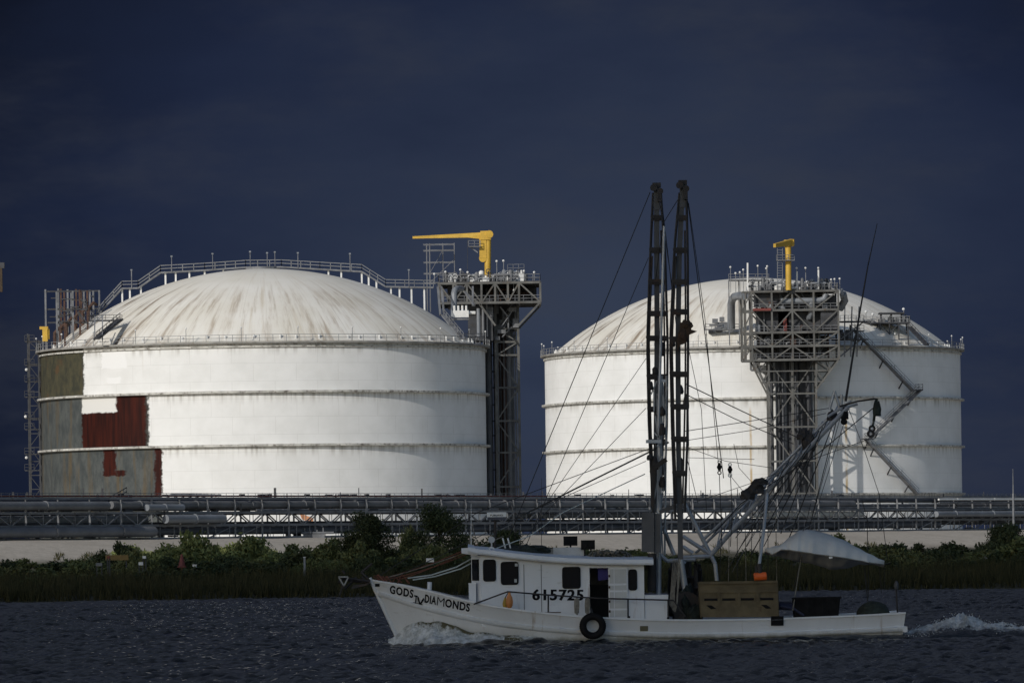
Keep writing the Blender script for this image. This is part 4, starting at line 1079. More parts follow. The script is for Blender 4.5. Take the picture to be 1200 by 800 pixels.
tree(592, 470, 626, 60, 'squat dark tree right behind the wheelhouse visor', 4, m_leaf_d)
# marsh grass
def grass():
    r = np.random.default_rng(11); n = 100000
    X = r.uniform(-85, 115, n); Y = 402.6+r.random(n)**1.6*62
    gz = np.array([ground_z(a, c) for a, c in zip(X, Y)])
    clump = .75+.35*np.sin(X*.9+np.sin(Y*.7)*2)*np.sin(Y*.5+X*.23)+.15*np.sin(X*3.1)
    h = (1.05+.35*np.clip((Y-402)/12, 0, 1))*clump*r.uniform(.6, 1.2, n)
    an = r.uniform(0, 6.28, n); le = r.normal(0, .22, n)*h; wdt = r.uniform(.03, .06, n)
    ux, uy = np.cos(an)*wdt, np.sin(an)*wdt
    V = np.stack([np.stack([X-ux, Y-uy, gz-.1], -1), np.stack([X+ux, Y+uy, gz-.1], -1), np.stack([X+le, Y+r.normal(0, .15, n), gz+h], -1)], 1).reshape(-1, 3)
    me = bpy.data.meshes.new('marsh_grass'); me.vertices.add(3*n); me.vertices.foreach_set('co', V.reshape(-1).astype(np.float32))
    me.loops.add(3*n); me.polygons.add(n); me.loops.foreach_set('vertex_index', np.arange(3*n, dtype=np.int32)); me.polygons.foreach_set('loop_start', np.arange(0, 3*n, 3, dtype=np.int32)); me.update(calc_edges=True)
    at = me.attributes.new('leaf', 'FLOAT', 'FACE'); at.data.foreach_set('value', r.random(n).astype(np.float32)); me.materials.append(m_grass)
    o = bpy.data.objects.new('marsh_grass', me); C.objects.link(o); o['kind'] = 'stuff'; o['label'] = 'dark olive marsh grass along the far water edge'; o['category'] = 'grass'
grass()
def levee_grass():
    r = np.random.default_rng(12); n = 30000
    t_ = r.uniform(-80, 330, n); dd = r.uniform(-27, -19, n)
    X = RA.x+RU.x*t_-RN.x*dd; Y = RA.y+RU.y*t_-RN.y*dd
    k = (Y > 500) & (np.sin(X*.35)*np.sin(X*.13+Y*.05)+.4*np.sin(X*1.3+2) > .55); X, Y = X[k], Y[k]; n = len(X)
    gz = np.array([ground_z(a, c) for a, c in zip(X, Y)]); h = r.uniform(.15, .55, n)
    an = r.uniform(0, 6.28, n); wdt = r.uniform(.05, .09, n); ux, uy = np.cos(an)*wdt, np.sin(an)*wdt
    V = np.stack([np.stack([X-ux, Y-uy, gz-.1], -1), np.stack([X+ux, Y+uy, gz-.1], -1), np.stack([X+r.normal(0, .25, n), Y, gz+h], -1)], 1).reshape(-1, 3)
    me = bpy.data.meshes.new('levee_grass'); me.vertices.add(3*n); me.vertices.foreach_set('co', V.reshape(-1).astype(np.float32))
    me.loops.add(3*n); me.polygons.add(n); me.loops.foreach_set('vertex_index', np.arange(3*n, dtype=np.int32)); me.polygons.foreach_set('loop_start', np.arange(0, 3*n, 3, dtype=np.int32)); me.update(calc_edges=True)
    at = me.attributes.new('leaf', 'FLOAT', 'FACE'); at.data.foreach_set('value', r.random(n).astype(np.float32)); me.materials.append(m_grass)
    o = bpy.data.objects.new('levee_grass', me); C.objects.link(o); o['kind'] = 'stuff'; o['label'] = 'thin dry grass at the foot of the levee'; o['category'] = 'grass'
levee_grass()
# ============================================================ SHRIMP BOAT
YN, YC = 202.0, 204.7            # near side and centre line of the hull
m_hull = M('white_hull_paint', (.70, .72, .745), .45, 0, .07, .6, (.52, .50, .45), .22, streak=True)
def worn(m, waterline):
    g = NT(m.node_tree); b = m.node_tree.nodes['Principled BSDF']; src = b.inputs['Base Color'].links[0].from_socket
    co = g.n('ShaderNodeTexCoord').outputs['Object']; x, y, z = g.sep(co)
    run = g.ramp(g.noise(g.vec(g.m('MULTIPLY', x, 3.2), g.m('MULTIPLY', z, .35), y), 1.0, 5, .65), .60, .76)
    c = g.mix(g.m('MULTIPLY', run, .55), src, (.27, .17, .09))
    sc = g.ramp(g.noise(g.vec(g.m('MULTIPLY', x, .8), y, g.m('MULTIPLY', z, 3.0)), 2.0, 6, .7), .58, .72)
    c = g.mix(g.m('MULTIPLY', sc, .40), c, (.36, .36, .34))
    if waterline:
        wl_ = g.ramp(g.m('ADD', z, g.m('MULTIPLY', g.m('SUBTRACT', g.noise(g.vec(g.m('MULTIPLY', x, 1.5), 0.0, z), 2.0, 5, .7), .5), .30)), .34, .10)
        c = g.mix(g.m('MULTIPLY', wl_, .75), c, (.17, .16, .10))
    g.put(b.inputs['Base Color'], c)
worn(m_hull, True)
m_cab = M('white_cabin_paint', (.72, .74, .765), .5, 0, .05, .8, (.56, .54, .49), .18, streak=True)
worn(m_cab, False)
m_deckm = M('worn_deck', (.22, .22, .21), .8, 0, .25, 1.5)
m_black = M('black_rubber', (.012, .012, .013), .8, 0, .3, 3, spec=.12)
m_letter = M('black_lettering', (.010, .010, .012), .8, 0, .1, 3, spec=.1)
m_glass = M('dark_window_glass', (.006, .008, .014), .12, 0, .1, 1, spec=.06)
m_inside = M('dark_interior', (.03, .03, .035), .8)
m_alu = M('weathered_aluminium', (.36, .38, .41), .42, .35, .15, 1.2)
m_iron = M('dark_rigging_iron', (.030, .026, .025), .7, 0, .35, 1.5, (.07, .035, .02), .35)
m_girder = M('grey_girder', (.070, .073, .078), .6, 0, .25, 1, (.06, .04, .03), .3)
m_rope_d = M('dark_wire_rope', (.020, .020, .022), .7)
m_rope_w = M('pale_rope', (.42, .47, .47), .8)
m_rope_r = M('rust_red_rope', (.16, .06, .035), .85)
m_rope_t = M('tan_rope', (.20, .185, .155), .9, 0, .3, 6)
m_net = M('dark_net', (.022, .030, .025), .95, 0, .4, 6)
m_netb = M('brown_net_bag', (.060, .036, .022), .9, 0, .3, 5)
m_ply = M('weathered_plywood', (.125, .098, .054), .85, 0, .25, 1.8, (.085, .055, .03), .35)
m_tarp = M('white_tarp', (.62, .61, .57), .75, 0, .08, 1.2, (.50, .46, .38), .3)
m_orange = M('orange_float', (.75, .13, .02), .5, 0, .08, 2)
m_peach = M('faded_orange_buoy', (.55, .21, .06), .55, 0, .12, 4)
m_ybuoy = M('yellow_buoy', (.42, .27, .03), .55, 0, .12, 4)
m_blue = M('blue_curtain', (.05, .045, .20), .8)
m_stack = M('dark_grey_casing', (.085, .085, .088), .6, 0, .2, 1.2, (.06, .045, .035), .25)

shp = [(433, 679.5), (445, 681.5), (470, 685), (505, 693), (545, 703), (575, 709.5), (600, 713), (650, 719), (700, 723), (750, 725), (800, 726), (850, 725.5), (900, 724.8), (960, 722.6), (1010, 720.5), (1062, 717.5)]
rrp = [(437, 697), (447, 701), (457, 704.5), (476, 710.5), (495, 715.7), (532, 724), (570, 731), (608, 735.5), (640, 738.5), (670, 740.5), (700, 742), (750, 744.2), (800, 745), (850, 744.7), (900, 743.5), (960, 741.5), (1010, 739.5), (1064, 737)]
def xz(tab): return [(P(a, c, YN).x, P(a, c, YN).z) for a, c in tab]
sheer_t, rub_t = xz(shp), xz(rrp)
xs0, xs1 = sheer_t[0][0], sheer_t[-1][0]
def interp(tab):
    X = np.array([a for a, _ in tab]); Z = np.array([c for _, c in tab])
    xx = np.linspace(X[0], X[-1], 241); zz = np.interp(xx, X, Z)
    kz = np.ones(13)/13; zp = np.concatenate([np.full(6, 0)+zz[0]+(np.arange(-6, 0))*(zz[1]-zz[0]), zz, zz[-1]+np.arange(1, 7)*(zz[-1]-zz[-2])])
    zz = np.convolve(zp, kz, 'valid')
    return lambda x: float(np.interp(x, xx, zz))
zsheer, zrub = interp(sheer_t), interp(rub_t)
xw0, xw1 = P(469, 750, YN).x, P(1058, 750, YN).x
def hb(s): return .06+2.66*(1-(1-min(1, s/.34))**2.1)*(1-.10*max(0, s-.55)/.45)
def hw(s): return .04+2.40*(1-(1-min(1, s/.40))**1.75)*(1-.12*max(0, s-.7)/.3)
def hpt(s, t):          # t=1 at the sheer, 0 at the waterline, negative below
    xs = lerp(xs0, xs1, s); zs = zsheer(xs); xw = lerp(xw0, xw1, s)
    y = lerp(hw(s), hb(s), max(0, t)**.85 if t > 0 else 0) if t >= 0 else hw(s)*(1+t*.6)
    x = lerp(xw, xs, t) if t >= 0 else xw+(.6*(1-s)**3)*(-t)
    return Vector((x, -y, zs*t))            # near side is -y, relative to YC
def hull_y(x, z):
    s = .3
    for _ in range(40):
        xs = lerp(xs0, xs1, s); t = z/zsheer(xs); X = hpt(s, t).x
        s = min(1, max(0, s+(x-X)/(xs1-xs0)*.9))
    return hpt(s, z/zsheer(lerp(xs0, xs1, s))).y
base = Vector((0, YC, 0)); base.x = P(750, 757, YN).x
boat = thing('fishing_boat', 'white wooden shrimp trawler with raised outriggers steaming left', 'fishing boat', base)
O = Vector((0, YC, 0))
ss = list(1-(1-np.linspace(0, 1, 90))**1.0); ts = [-.55, -.3, -.1, 0, .15, .3, .45, .6, .75, .88, 1.0]
notch = (P(903.5, 724, YN).x, P(919, 724, YN).x)
def ztop(x):
    return zsheer(x)
mb = MB()
for sd in (1, -1):
    def fn(s, t, sd=sd):
        p = hpt(s, t); return Vector((p.x, p.y*sd, p.z))+O
    mb.grid(fn, ss, ts)
# transom
tr = [hpt(1, t)+O for t in ts]; trf = [Vector((p.x, 2*YC-p.y, p.z)) for p in tr]
n = len(ts); mb.add(tr+trf, [(i, i+1, n+i+1, n+i) for i in range(n-1)])
hull = mb.build('hull', m_hull, boat, smooth=35)
# bulwark inner lining + cap + deck
def zdeck(x): return max(.42, zsheer(x)-.78)
mb = MB(); cap = MB()
s2 = list(np.linspace(.012, .995, 80))
for sd in (1, -1):
    def fi(s, k, sd=sd):
        p = hpt(s, 1.0); zd = zdeck(p.x); q = hpt(s, zd/p.z); yy = lerp(q.y, p.y, k); inn = min(.09, abs(yy)*.5)
        return Vector((lerp(q.x, p.x, k)+.0, (yy+inn)*sd, lerp(zd, p.z-.01, k)))+O
    mb.grid(fi, s2, [0, .5, 1])
    def fc(s, k, sd=sd):
        p = hpt(s, 1.0); o_ = [(.05, -.045), (.05, .02), (-.13, .02), (-.13, -.045), (.05, -.045)][int(k)]
        yy = p.y-o_[0] if abs(p.y) > .2 else p.y-o_[0]*.4
        return Vector((p.x, min(yy, -.01)*sd, p.z+o_[1]))+O
    cap.grid(fc, list(np.linspace(0, 1, 100)), [0, 1, 2, 3, 4])
mb.build('bulwark_lining', m_hull, boat, smooth=40)
cap.build('gunwale', m_hull, boat)
def fd(s, k):
    p = hpt(s, 1.0); zd = zdeck(p.x); q = hpt(s, zd/p.z); return Vector((q.x, (q.y+.05)*k, zd))+O
MB().grid(fd, s2, [-1, -.5, 0, .5, 1]).build('deck', m_deckm, boat)
# rub rail
mb = MB()
for sd in (1, -1):
    def fr(s, k, sd=sd):
        xs = lerp(xs0, xs1, s); q = hpt(s, 1); z0 = zrub(q.x); prof = [(0, .115), (.085, .085), (.10, .0), (.07, -.085), (0, -.10)][int(k)]
        p = hpt(s, (z0+prof[1])/zsheer(q.x)); return Vector((p.x, (p.y-prof[0]-.002)*sd, p.z))+O
    mb.grid(fr, list(np.linspace(0.0, 1, 110)), [0, 1, 2, 3, 4])
q = hpt(1, zrub(xs1)/zsheer(xs1)); mb.bar((q.x+.06, YC+q.y-.1, q.z), (q.x+.06, YC-q.y+.1, q.z), .16, .2)
mb.build('rub_rail', m_hull, boat, smooth=50)
# stem post
mb = MB(); pts = [hpt(0, t)+O for t in (-.3, 0, .3, .6, .9, 1.03)]
mb.pipe([p+Vector((-.03, 0, 0)) for p in pts], .07, 8); mb.build('stem_post', m_hull, boat, smooth=True)
# freeing port: black opening panel set in a frame, small name plate
def side_plate(px0, py0, px1, py1, name, mat, out=.012, thick=.02, boat_=boat):
    a, c = P(px0, py0, YN), P(px1, py1, YN); mb = MB()
    pts = [Vector((x, YC+hull_y(x, z)-out, z)) for x, z in ((a.x, a.z), (c.x, a.z), (c.x, c.z), (a.x, c.z))]
    mb.prism(pts, (0, -thick, 0)); return mb.build(name, mat, boat_)
side_plate(903.5, 721.5, 918.5, 732.5, 'freeing_port', m_black, .03, .03)
side_plate(750, 733, 759.5, 739, 'brass_plate', M('dull_brass', (.13, .12, .08), .5), .006)
for a, c in ((838, 751), (886, 751)): side_plate(a-.7, c-1.6, a+.7, c+.6, 'scupper', m_black, .01)
side_plate(437.5, 684, 443, 687.5, 'hawse_fitting', m_black, .01)

# ---- lettering
def text_mesh(txt, size, bold=.02, spacing=1.0, shear=0.0):
    cu = bpy.data.curves.new('lettering', 'FONT'); cu.body = txt; cu.size = size; cu.offset = bold*size; cu.space_character = spacing; cu.shear = shear; cu.resolution_u = 4
    o = bpy.data.objects.new('tmp_text', cu); C.objects.link(o); dg = bpy.context.evaluated_depsgraph_get(); dg.update()
    me = bpy.data.meshes.new_from_object(o.evaluated_get(dg)); C.objects.unlink(o); bpy.data.objects.remove(o)
    return me
HEAVY = ((.022, 0), (-.022, 0))
def place_text(me, fn, name, mat, parent, heavy=True):
    """fn maps text-plane (u,v) to a world point; text is subdivided so that it can follow a curved side"""
    bm = bmesh.new(); bm.from_mesh(me)
    for v in bm.verts: pass
    bmesh.ops.triangulate(bm, faces=bm.faces)
    bmesh.ops.subdivide_edges(bm, edges=[e for e in bm.edges if e.calc_length() > .12], cuts=2, use_grid_fill=False)
    bmesh.ops.triangulate(bm, faces=bm.faces)
    off = wpos(parent); geo = list(bm.verts)+list(bm.edges)+list(bm.faces); base_v = list(bm.verts)
    for k_, (du, dv) in enumerate(HEAVY if heavy else ()):
        dup = bmesh.ops.duplicate(bm, geom=geo)['geom']
        for v in dup:
            if isinstance(v, bmesh.types.BMVert): v.co.x += du; v.co.y += dv; v.co.z = (k_+1)*.0012
    for v in bm.verts: v.co = fn(v.co.x, v.co.y)-off-Vector((0, v.co.z, 0))
    bm.to_mesh(me); bm.free(); me.name = name; me.materials.clear(); me.materials.append(mat)
    o = bpy.data.objects.new(name, me); C.objects.link(o); o.parent = parent; WP[o.name] = off; return o
def bounds(me):
    xs = [v.co.x for v in me.vertices]; ys = [v.co.y for v in me.vertices]; return min(xs), max(xs), min(ys), max(ys)
def fit_text(txt, tl, bl, tr_, br, name, mat, parent, yfn, bold=.02, out=.012, spacing=1.0, heavy=True):
    """stretch the word between four corner pixels"""
    me = text_mesh(txt, 1.0, bold, spacing); x0, x1, y0, y1 = bounds(me)
    A, B_, C_, D_ = [P(*q, YN) for q in (tl, bl, tr_, br)]
    def fn(u, v):
        s, t = (u-x0)/(x1-x0), (v-y0)/(y1-y0)
        p = B_.lerp(D_, s).lerp(A.lerp(C_, s), t); return Vector((p.x, yfn(p.x, p.z)-out, p.z))
    return place_text(me, fn, name, mat, parent, heavy)
hy = lambda x, z: YC+hull_y(x, z)
fit_text('GODS', (455.5, 685.6), (455, 695.4), (484, 691), (483, 701), 'name_lettering', m_letter, boat, hy, .034, .016, 1.15, False)
def name_part(txt, x0, x1, bold, heavy=False):
    a, b_ = (x0-497.8)/53.2, (x1-497.8)/53.2
    fit_text(txt, (x0, lerp(696.2, 707, a)), (x0-1, lerp(706, 717, a)), (x1, lerp(696.2, 707, b_)), (x1-1, lerp(706, 717, b_)), 'name_lettering', m_letter, boat, hy, bold, .016, 1.12, heavy)
name_part('DIA', 497.6, 511.2, .034); name_part('M', 512.2, 520.8, -.010); name_part('ONDS', 521.9, 551, .034)
mb = MB()
def hseg(a, c, w_):
    p, q = P(*a, YN), P(*c, YN); pts = [p.lerp(q, k/8) for k in range(9)]
    for u, v in zip(pts, pts[1:]): mb.bar((u.x, hy(u.x, u.z)-.022, u.z), (v.x, hy(v.x, v.z)-.022, v.z), .012, w_)
hseg((486.6, 698.4), (485.6, 706.6), .11); hseg((489.4, 699.4), (491.4, 707.6), .11); hseg((495.8, 701.2), (491.8, 708.0), .075)
hseg((482.8, 706.7), (494.2, 709.4), .08); hseg((484.6, 697.9), (488.6, 698.9), .05)
mb.build('numeral_lettering', m_letter, boat)

# ---- wheelhouse
yn = YC-1.95; yf_ = YC+1.95
def cpt(px, py, y): return P(px, py, yn)-Vector((0, yn-y, 0))
def cx(px): return P(px, 690, yn).x
def cz(px, py): return P(px, py, yn).z
zroof = lambda px: float(np.interp(px, [541, 556, 575, 600, 630, 665, 700, 740, 770], [cz(541, 644), cz(556, 649), cz(575, 650.5), cz(600, 654), cz(630, 657), cz(665, 659.6), cz(700, 661), cz(740, 661.5), cz(770, 661.5)]))
m_wallb = m_cab
mb = MB()
zb0 = .40
def zf_(px): return zdeck(cx(px))-.03
def wall_panel(p0, p1, top0=None, z0=None, y=yn):
    za, zb_ = zroof(p0), zroof(p1)
    if top0 is not None: za = zb_ = top0
    n_ = max(1, int((p1-p0)/20)); ps = [lerp(p0, p1, k/n_) for k in range(n_+1)]
    bot = [(cx(q), y, zf_(q) if z0 is None else z0) for q in ps]; tp = [(cx(q), y, zroof(q)) for q in ps]
    mb.prism(bot+tp[::-1], (0, .06, 0))
wall_panel(564, 691); wall_panel(713, 755); wall_panel(691, 713, z0=cz(702, 665))
mb.prism([(cx(564), yf_, zf_(564)), (cx(755), yf_, zf_(755)), (cx(755), yf_, zroof(755)), (cx(564), yf_, zroof(564))], (0, -.06, 0))
mb.prism([(cx(755)-.06, yn+.06, zb0), (cx(755)-.06, yf_-.06, zb0), (cx(755)-.06, yf_-.06, zroof(755)), (cx(755)-.06, yn+.06, zroof(755))], (.06, 0, 0))
# angled front corner and front
f0 = [(cx(564), yn), (cx(552.5), yn+.75), (cx(552.5), yf_-.75), (cx(564), yf_)]
for (a, c) in zip(f0, f0[1:]):
    mb.add([(a[0], a[1], zf_(560)), (c[0], c[1], zf_(560)), (c[0], c[1], zroof(554)+.02), (a[0], a[1], zroof(560)+.02)], [(0, 1, 2, 3)])
house = mb.build('wheelhouse', m_cab, boat)
# inside: dark sheet behind the doorway, the room's gloom put into its colour
mb = MB(); mb.box(((cx(570)+cx(750))/2, YC, zb0+.75), (cx(750)-cx(570), .05, 1.9)); mb.build('dark_backing', m_inside, house)
MB().prism([cpt(700.5, 664.5, yn+.35), cpt(713.5, 664.5, yn+.35), cpt(713.5, 678.5, yn+.35), cpt(701, 680, yn+.35)], (0, .03, 0)).build('door_curtain', m_blue, house)
def rrect(x0, x1, z0, z1, r, n=4):
    pts = []
    for cx_, cz_, a0 in ((x1-r, z0+r, -90), (x1-r, z1-r, 0), (x0+r, z1-r, 90), (x0+r, z0+r, 180)):
        for k in range(n+1): a = R(a0+90*k/n); pts.append((cx_+r*math.cos(a), cz_+r*math.sin(a)))
    return pts
def window(px0, py0, px1, py1, y=yn, parent=house):
    a, c = P(px0, py1, yn), P(px1, py0, yn)
    fr = MB(); fr.prism([(x, y-.002, z) for x, z in rrect(a.x, c.x, a.z, c.z, .10)], (0, -.035, 0)); f = fr.build('window', m_black, parent)
    MB().prism([(x, y-.037, z) for x, z in rrect(a.x+.045, c.x-.045, a.z+.045, c.z-.045, .07)], (0, -.006, 0)).build('pane', m_glass, f)
window(566.2, 655, 581, 681); window(587, 657.5, 607.5, 685); window(659, 663.5, 680.2, 689.5); window(736.5, 666.5, 746.5, 691.5)
mb = MB(); mb.box(P(605, 661.5, yn-.05), (.10, .006, .10)); mb.box(P(604.2, 680, yn-.05), (.09, .006, .12)); build_each(mb, 'window_sticker', m_alu, house)
# front corner window
def lp(k, z): return Vector((lerp(f0[0][0], f0[1][0], k), lerp(f0[0][1], f0[1][1], k), z))
nd = Vector((-(f0[1][1]-f0[0][1]), (f0[1][0]-f0[0][0]), 0)).normalized()
za, zb_ = cz(558, 680), cz(558, 655)
fw = MB().prism([lp(.2, za)+nd*.004, lp(.85, za)+nd*.004, lp(.85, zb_)+nd*.004, lp(.2, zb_)+nd*.004], nd*.03).build('window', m_black, house)
MB().prism([lp(.28, za+.05)+nd*.036, lp(.77, za+.05)+nd*.036, lp(.77, zb_-.05)+nd*.036, lp(.28, zb_-.05)+nd*.036], nd*.006).build('pane', m_glass, fw)
for k in range(3):       # front windows facing forward
    y0 = yn+.95+k*.72; xx = f0[1][0]
    fw = MB().prism([(xx-.004, y0, za), (xx-.004, y0+.6, za), (xx-.004, y0+.6, zb_), (xx-.004, y0, zb_)], (-.03, 0, 0)).build('window', m_black, house)
    MB().prism([(xx-.036, y0+.05, za+.05), (xx-.036, y0+.55, za+.05), (xx-.036, y0+.55, zb_-.05), (xx-.036, y0+.05, zb_-.05)], (-.006, 0, 0)).build('pane', m_glass, fw)
# seams, sliding door with panels
mb = MB()
for a in (614.2, 634.5): mb.box(((P(a, 690, yn).x), yn-.004, (cz(a, 722)+cz(a, 661))/2), (.022, .012, cz(a, 661)-cz(a, 722)))
build_each(mb, 'panel_seam', m_stack, house)
x0, x1 = cx(713.5), cx(735.8); z0, z1 = cz(724, 724), cz(724, 664.5)
dr = MB().box(((x0+x1)/2, yn-.045, (z0+z1)/2), (x1-x0, .05, z1-z0)).build('door', m_cab, house)
mb = MB(); zz = [z0, z0+.30, z0+.95, z1-.62, z1-.05]
for a, c in zip(zz, zz[1:]):
    for (u, v) in ((.04, .26), (.30, .93)): mb.box((lerp(x0, x1, (u+v)/2), yn-.078, (a+c)/2+.02), ((v-u)*(x1-x0), .014, (c-a)-.07))
mb.build('door_panel', M('door_panel_paint', (.52, .53, .52), .6, 0, .06, 2), dr)
mb = MB()
for z in (z0+.25, z0+.6, z1-.3, z1-.7): mb.box((x0+.02, yn-.085, z), (.06, .03, .09))
build_each(mb, 'hinge', m_rust, dr)
mb = MB(); mb.box((cx(691)-.03, yn-.012, (cz(691, 723)+cz(691, 664))/2), (.07, .022, cz(691, 664)-cz(691, 723))); mb.build('door_frame', m_cab, house)
# roof with overhang and visor
mb = MB(); pxs_ = list(np.linspace(549, 766, 24)); V = []
def zr_(px): return zroof(px)
rows = []
for px in pxs_:
    z = zr_(px); xx = cx(px); th = .21
    rows.append([(xx, yn-.35, z), (xx, yn-.38, z+.06), (xx, yn-.36, z+th-.02), (xx, YC-1.2, z+th+.06), (xx, YC, z+th+.09), (xx, YC+1.2, z+th+.06), (xx, yf_+.36, z+th-.02), (xx, yf_+.38, z+.06), (xx, yf_+.35, z)])
m_ = len(rows[0]); vs = [p for r_ in rows for p in r_]
mb.add(vs, [(i*m_+j, (i+1)*m_+j, (i+1)*m_+(j+1) % m_, i*m_+(j+1) % m_) for i in range(len(rows)-1) for j in range(m_)]+[tuple(range(m_)), tuple(reversed(range((len(rows)-1)*m_, len(rows)*m_)))])
roof = mb.build('roof', m_cab, house, smooth=35)
mb = MB(); mb.prism([cpt(540.5, 642, yn-.2), cpt(556, 641, yn-.2), cpt(560, 647, yn-.2), cpt(560, 651, yn-.2), cpt(541, 648, yn-.2)], (0, 4.3, 0)); mb.build('visor', m_cab, roof)
# lower deck box aft of the house and the box before it
MB().box(((cx(755.5)+cx(783))/2, YC-.7, zb0+.55), (cx(783)-cx(755.5), 2.4, cz(770, 690)-zb0-.0)).build('engine_casing', m_cab, boat)
mb = MB(); xm = (cx(549)+cx(558))/2; mb.box((xm, yn+.55, cz(553, 700)), (cx(558)-cx(549.5), .8, .95)); mb.box((xm, yn+.55, cz(553, 700)+.49), (cx(558)-cx(549), .85, .06)); mb.build('deck_locker', m_cab, boat)
# number
fit_text('615725', (624.2, 690), (624.2, 703.2), (684, 690.4), (683.5, 703.6), 'registration_number', m_letter, house, lambda x, z: yn, .02, .012, 1.15)
mb = MB()
for px in (627.0, 657): pass
mb.box(((cx(623)+cx(657))/2, yn-.008, cz(640, 717.3)), (cx(657)-cx(623), .012, .035)); mb.build('rust_streak', m_rust, house)
# ---- rail along the side
yr = YC-2.45
rp = [P(555, 707.5, yr), P(566, 703.5, yr), P(595, 692.8, yr), P(640, 696.5, yr), P(700, 700.6, yr), P(789, 702.8, yr), P(803, 722, yr)]
mb = MB(); mb.pipe(rp, .028, 7)
for a, t0, b0 in ((642.5, 697, 718.5), (736, 701.5, 726), (783, 702.6, 727)): mb.pipe([P(a, t0, yr), P(a, b0, yr)], .03, 7)
mb.build('side_rail', m_iron, boat, smooth=True)
mb = MB()
for px, py in ((737, 724), (783, 725.5), (803, 724.5)): mb.box(P(px, py, yr-.1), (.09, .1, .16))
build_each(mb, 'rail_foot', m_black, boat)
mb = MB(); p = P(502.5, 692, YC-.8); mb.pipe([p-Vector((0, 0, .3)), P(503.6, 681.5, YC-.8)], .085, 10); mb.build('mooring_post', m_cab, boat, smooth=True)
mb = MB()       # fender rope pads beside the door
for px in (676, 688.5):
    [mb.pipe([P(px+k*1.3-2, 700+abs(k-1.5)*.6, yr-.06), P(px+k*1.5-2.4, 709, yr-.08), P(px+k*1.1-1.8, 718+k%3, yr-.06)], .035, 6) for k in range(4)]
tag(mb.build('rope_fender', m_rope_t, None, smooth=True, origin=P(682, 722, yr)), 'pair of frayed tan rope fenders hung on the rail by the door', 'fender')

# ---- wheelhouse roof gear
def rz(px): return zroof(px)+.28
p = P(580, 650, YC-.3)
mb = MB(); mb.pipe([(p.x, YC-.3, rz(580)-.1), P(580.5, 608, YC-.3)], .045, 8); rm = mb.build('radar_mast', m_iron, boat, smooth=True)
c = P(582, 604, YC-.3); mb = MB(); mb.box(c+Vector((0, 0, .04)), (.70, .30, .17)); mb.build('radar_housing', m_white_eq, rm)
MB().box(c-Vector((0, 0, .10)), (.66, .28, .10)).build('radar_base', M('radar_base_blue', (.05, .055, .08), .5), rm)
yR = YC-.3-.15
me_ = text_mesh('FURUNO', 1.0, .03); bx = bounds(me_); A_, D_ = P(574.5, 604.6, yR), P(589.5, 602.4, yR)
place_text(me_, lambda u, v: Vector((lerp(A_.x, D_.x, (u-bx[0])/(bx[1]-bx[0])), yR-.004, lerp(A_.z, D_.z, (v-bx[2])/(bx[3]-bx[2])))), 'radar_lettering', m_letter, rm, False)
mb = MB(); p = P(576, 632, YC-.8); mb.pipe([p+Vector((0, -.1, 0)), p+Vector((0, .12, 0))], .12, 12); mb.bar(p-Vector((0, 0, .1)), p-Vector((0, 0, .55)), .05); mb.build('searchlight', m_alu, roof, smooth=True)
mb = MB(); mb.ring(P(576, 644.5, yn+.2), .10, .03, 'Y', 16, 6); mb.build('roof_ring', m_white_eq, roof, smooth=True)
for a, b_ in ((589, 593), (595, 599)):
    MB().pipe([P(b_, 645, YC-.5), P(a, 630, YC-.5)], .03, 7).build('roof_aerial', m_white_eq, roof)
for (a, t0, y_, r_) in ((552, 590, YC-.4, .02), (603.5, 575, YC, .013), (634.5, 560, YC-.6, .013)):
    MB().pipe([P(a, 652, y_), P(a+.1, t0, y_)], r_, 6, r_*.5).build('whip_aerial', m_white_eq if a < 600 else m_iron, roof)
mb = MB(); mb.pipe([P(552, 620, YC-.4), P(549, 641, YC-.4)], .015, 5); mb.pipe([P(552, 608, YC-.4), P(561, 643, YC-.4)], .012, 5); mb.build('aerial_stay', m_rope_t, roof)
# net pile, boxes, lights
def lump(cx_, cy_, cz_, sx, sy, sz, seed, n=3, amp=.25):
    bm = bmesh.new(); bmesh.ops.create_icosphere(bm, subdivisions=n, radius=1); sd = Vector((seed*3.1, seed*1.7, 0)); vs = []; 
    for v in bm.verts:
        k = 1+amp*mnoise.noise(v.co*1.8+sd)+amp*.5*mnoise.noise(v.co*4.5+sd); vs.append((cx_+v.co.x*sx*k, cy_+v.co.y*sy*k, cz_+max(-.3, v.co.z*k)*sz))
    idx = {v: i for i, v in enumerate(bm.verts)}; fs = [tuple(idx[v] for v in f.verts) for f in bm.faces]; bm.free(); return vs, fs
p = P(618, 650, YC); mb = MB(); mb.add(*lump(p.x, YC, rz(618)+.02, .95, .9, .24, 1, 4, .35)); p2 = P(590, 646, YC); mb.add(*lump(p2.x, YC+.3, rz(590)+.0, .6, .7, .18, 2, 4, .35))
tag(mb.build('net_pile', m_net, None, smooth=True, origin=(p.x, YC, rz(618))), 'dark green net heaped on the wheelhouse roof', 'net')
p = P(667, 644, YC-.2); t = thing('roof_crate', 'pale box with a dark screen on the wheelhouse roof', 'box', (p.x, YC-.2, rz(667)))
MB().box((p.x, YC-.2, rz(667)+.13), (1.15, .7, .32)).build('box', M('pale_grey_box', (.40, .41, .41), .6), t)
q = P(668.5, 633.5, YC-.2); MB().box(q, (.50, .25, .34)).build('screen', m_black, t); MB().bar(q-Vector((0, 0, .17)), q-Vector((0, 0, .35)), .06).build('screen_foot', m_black, t)
q = P(643, 650, YC); MB().box((q.x, YC, rz(643)+.08), (1.1, .8, .22)).build('flat_hatch', M('grey_hatch', (.22, .23, .23), .6), t)
p = P(689, 638, YC-.6); t = thing('floodlight', 'black square floodlight on two legs on wheelhouse roof', 'floodlight', (p.x, YC-.6, rz(689)))
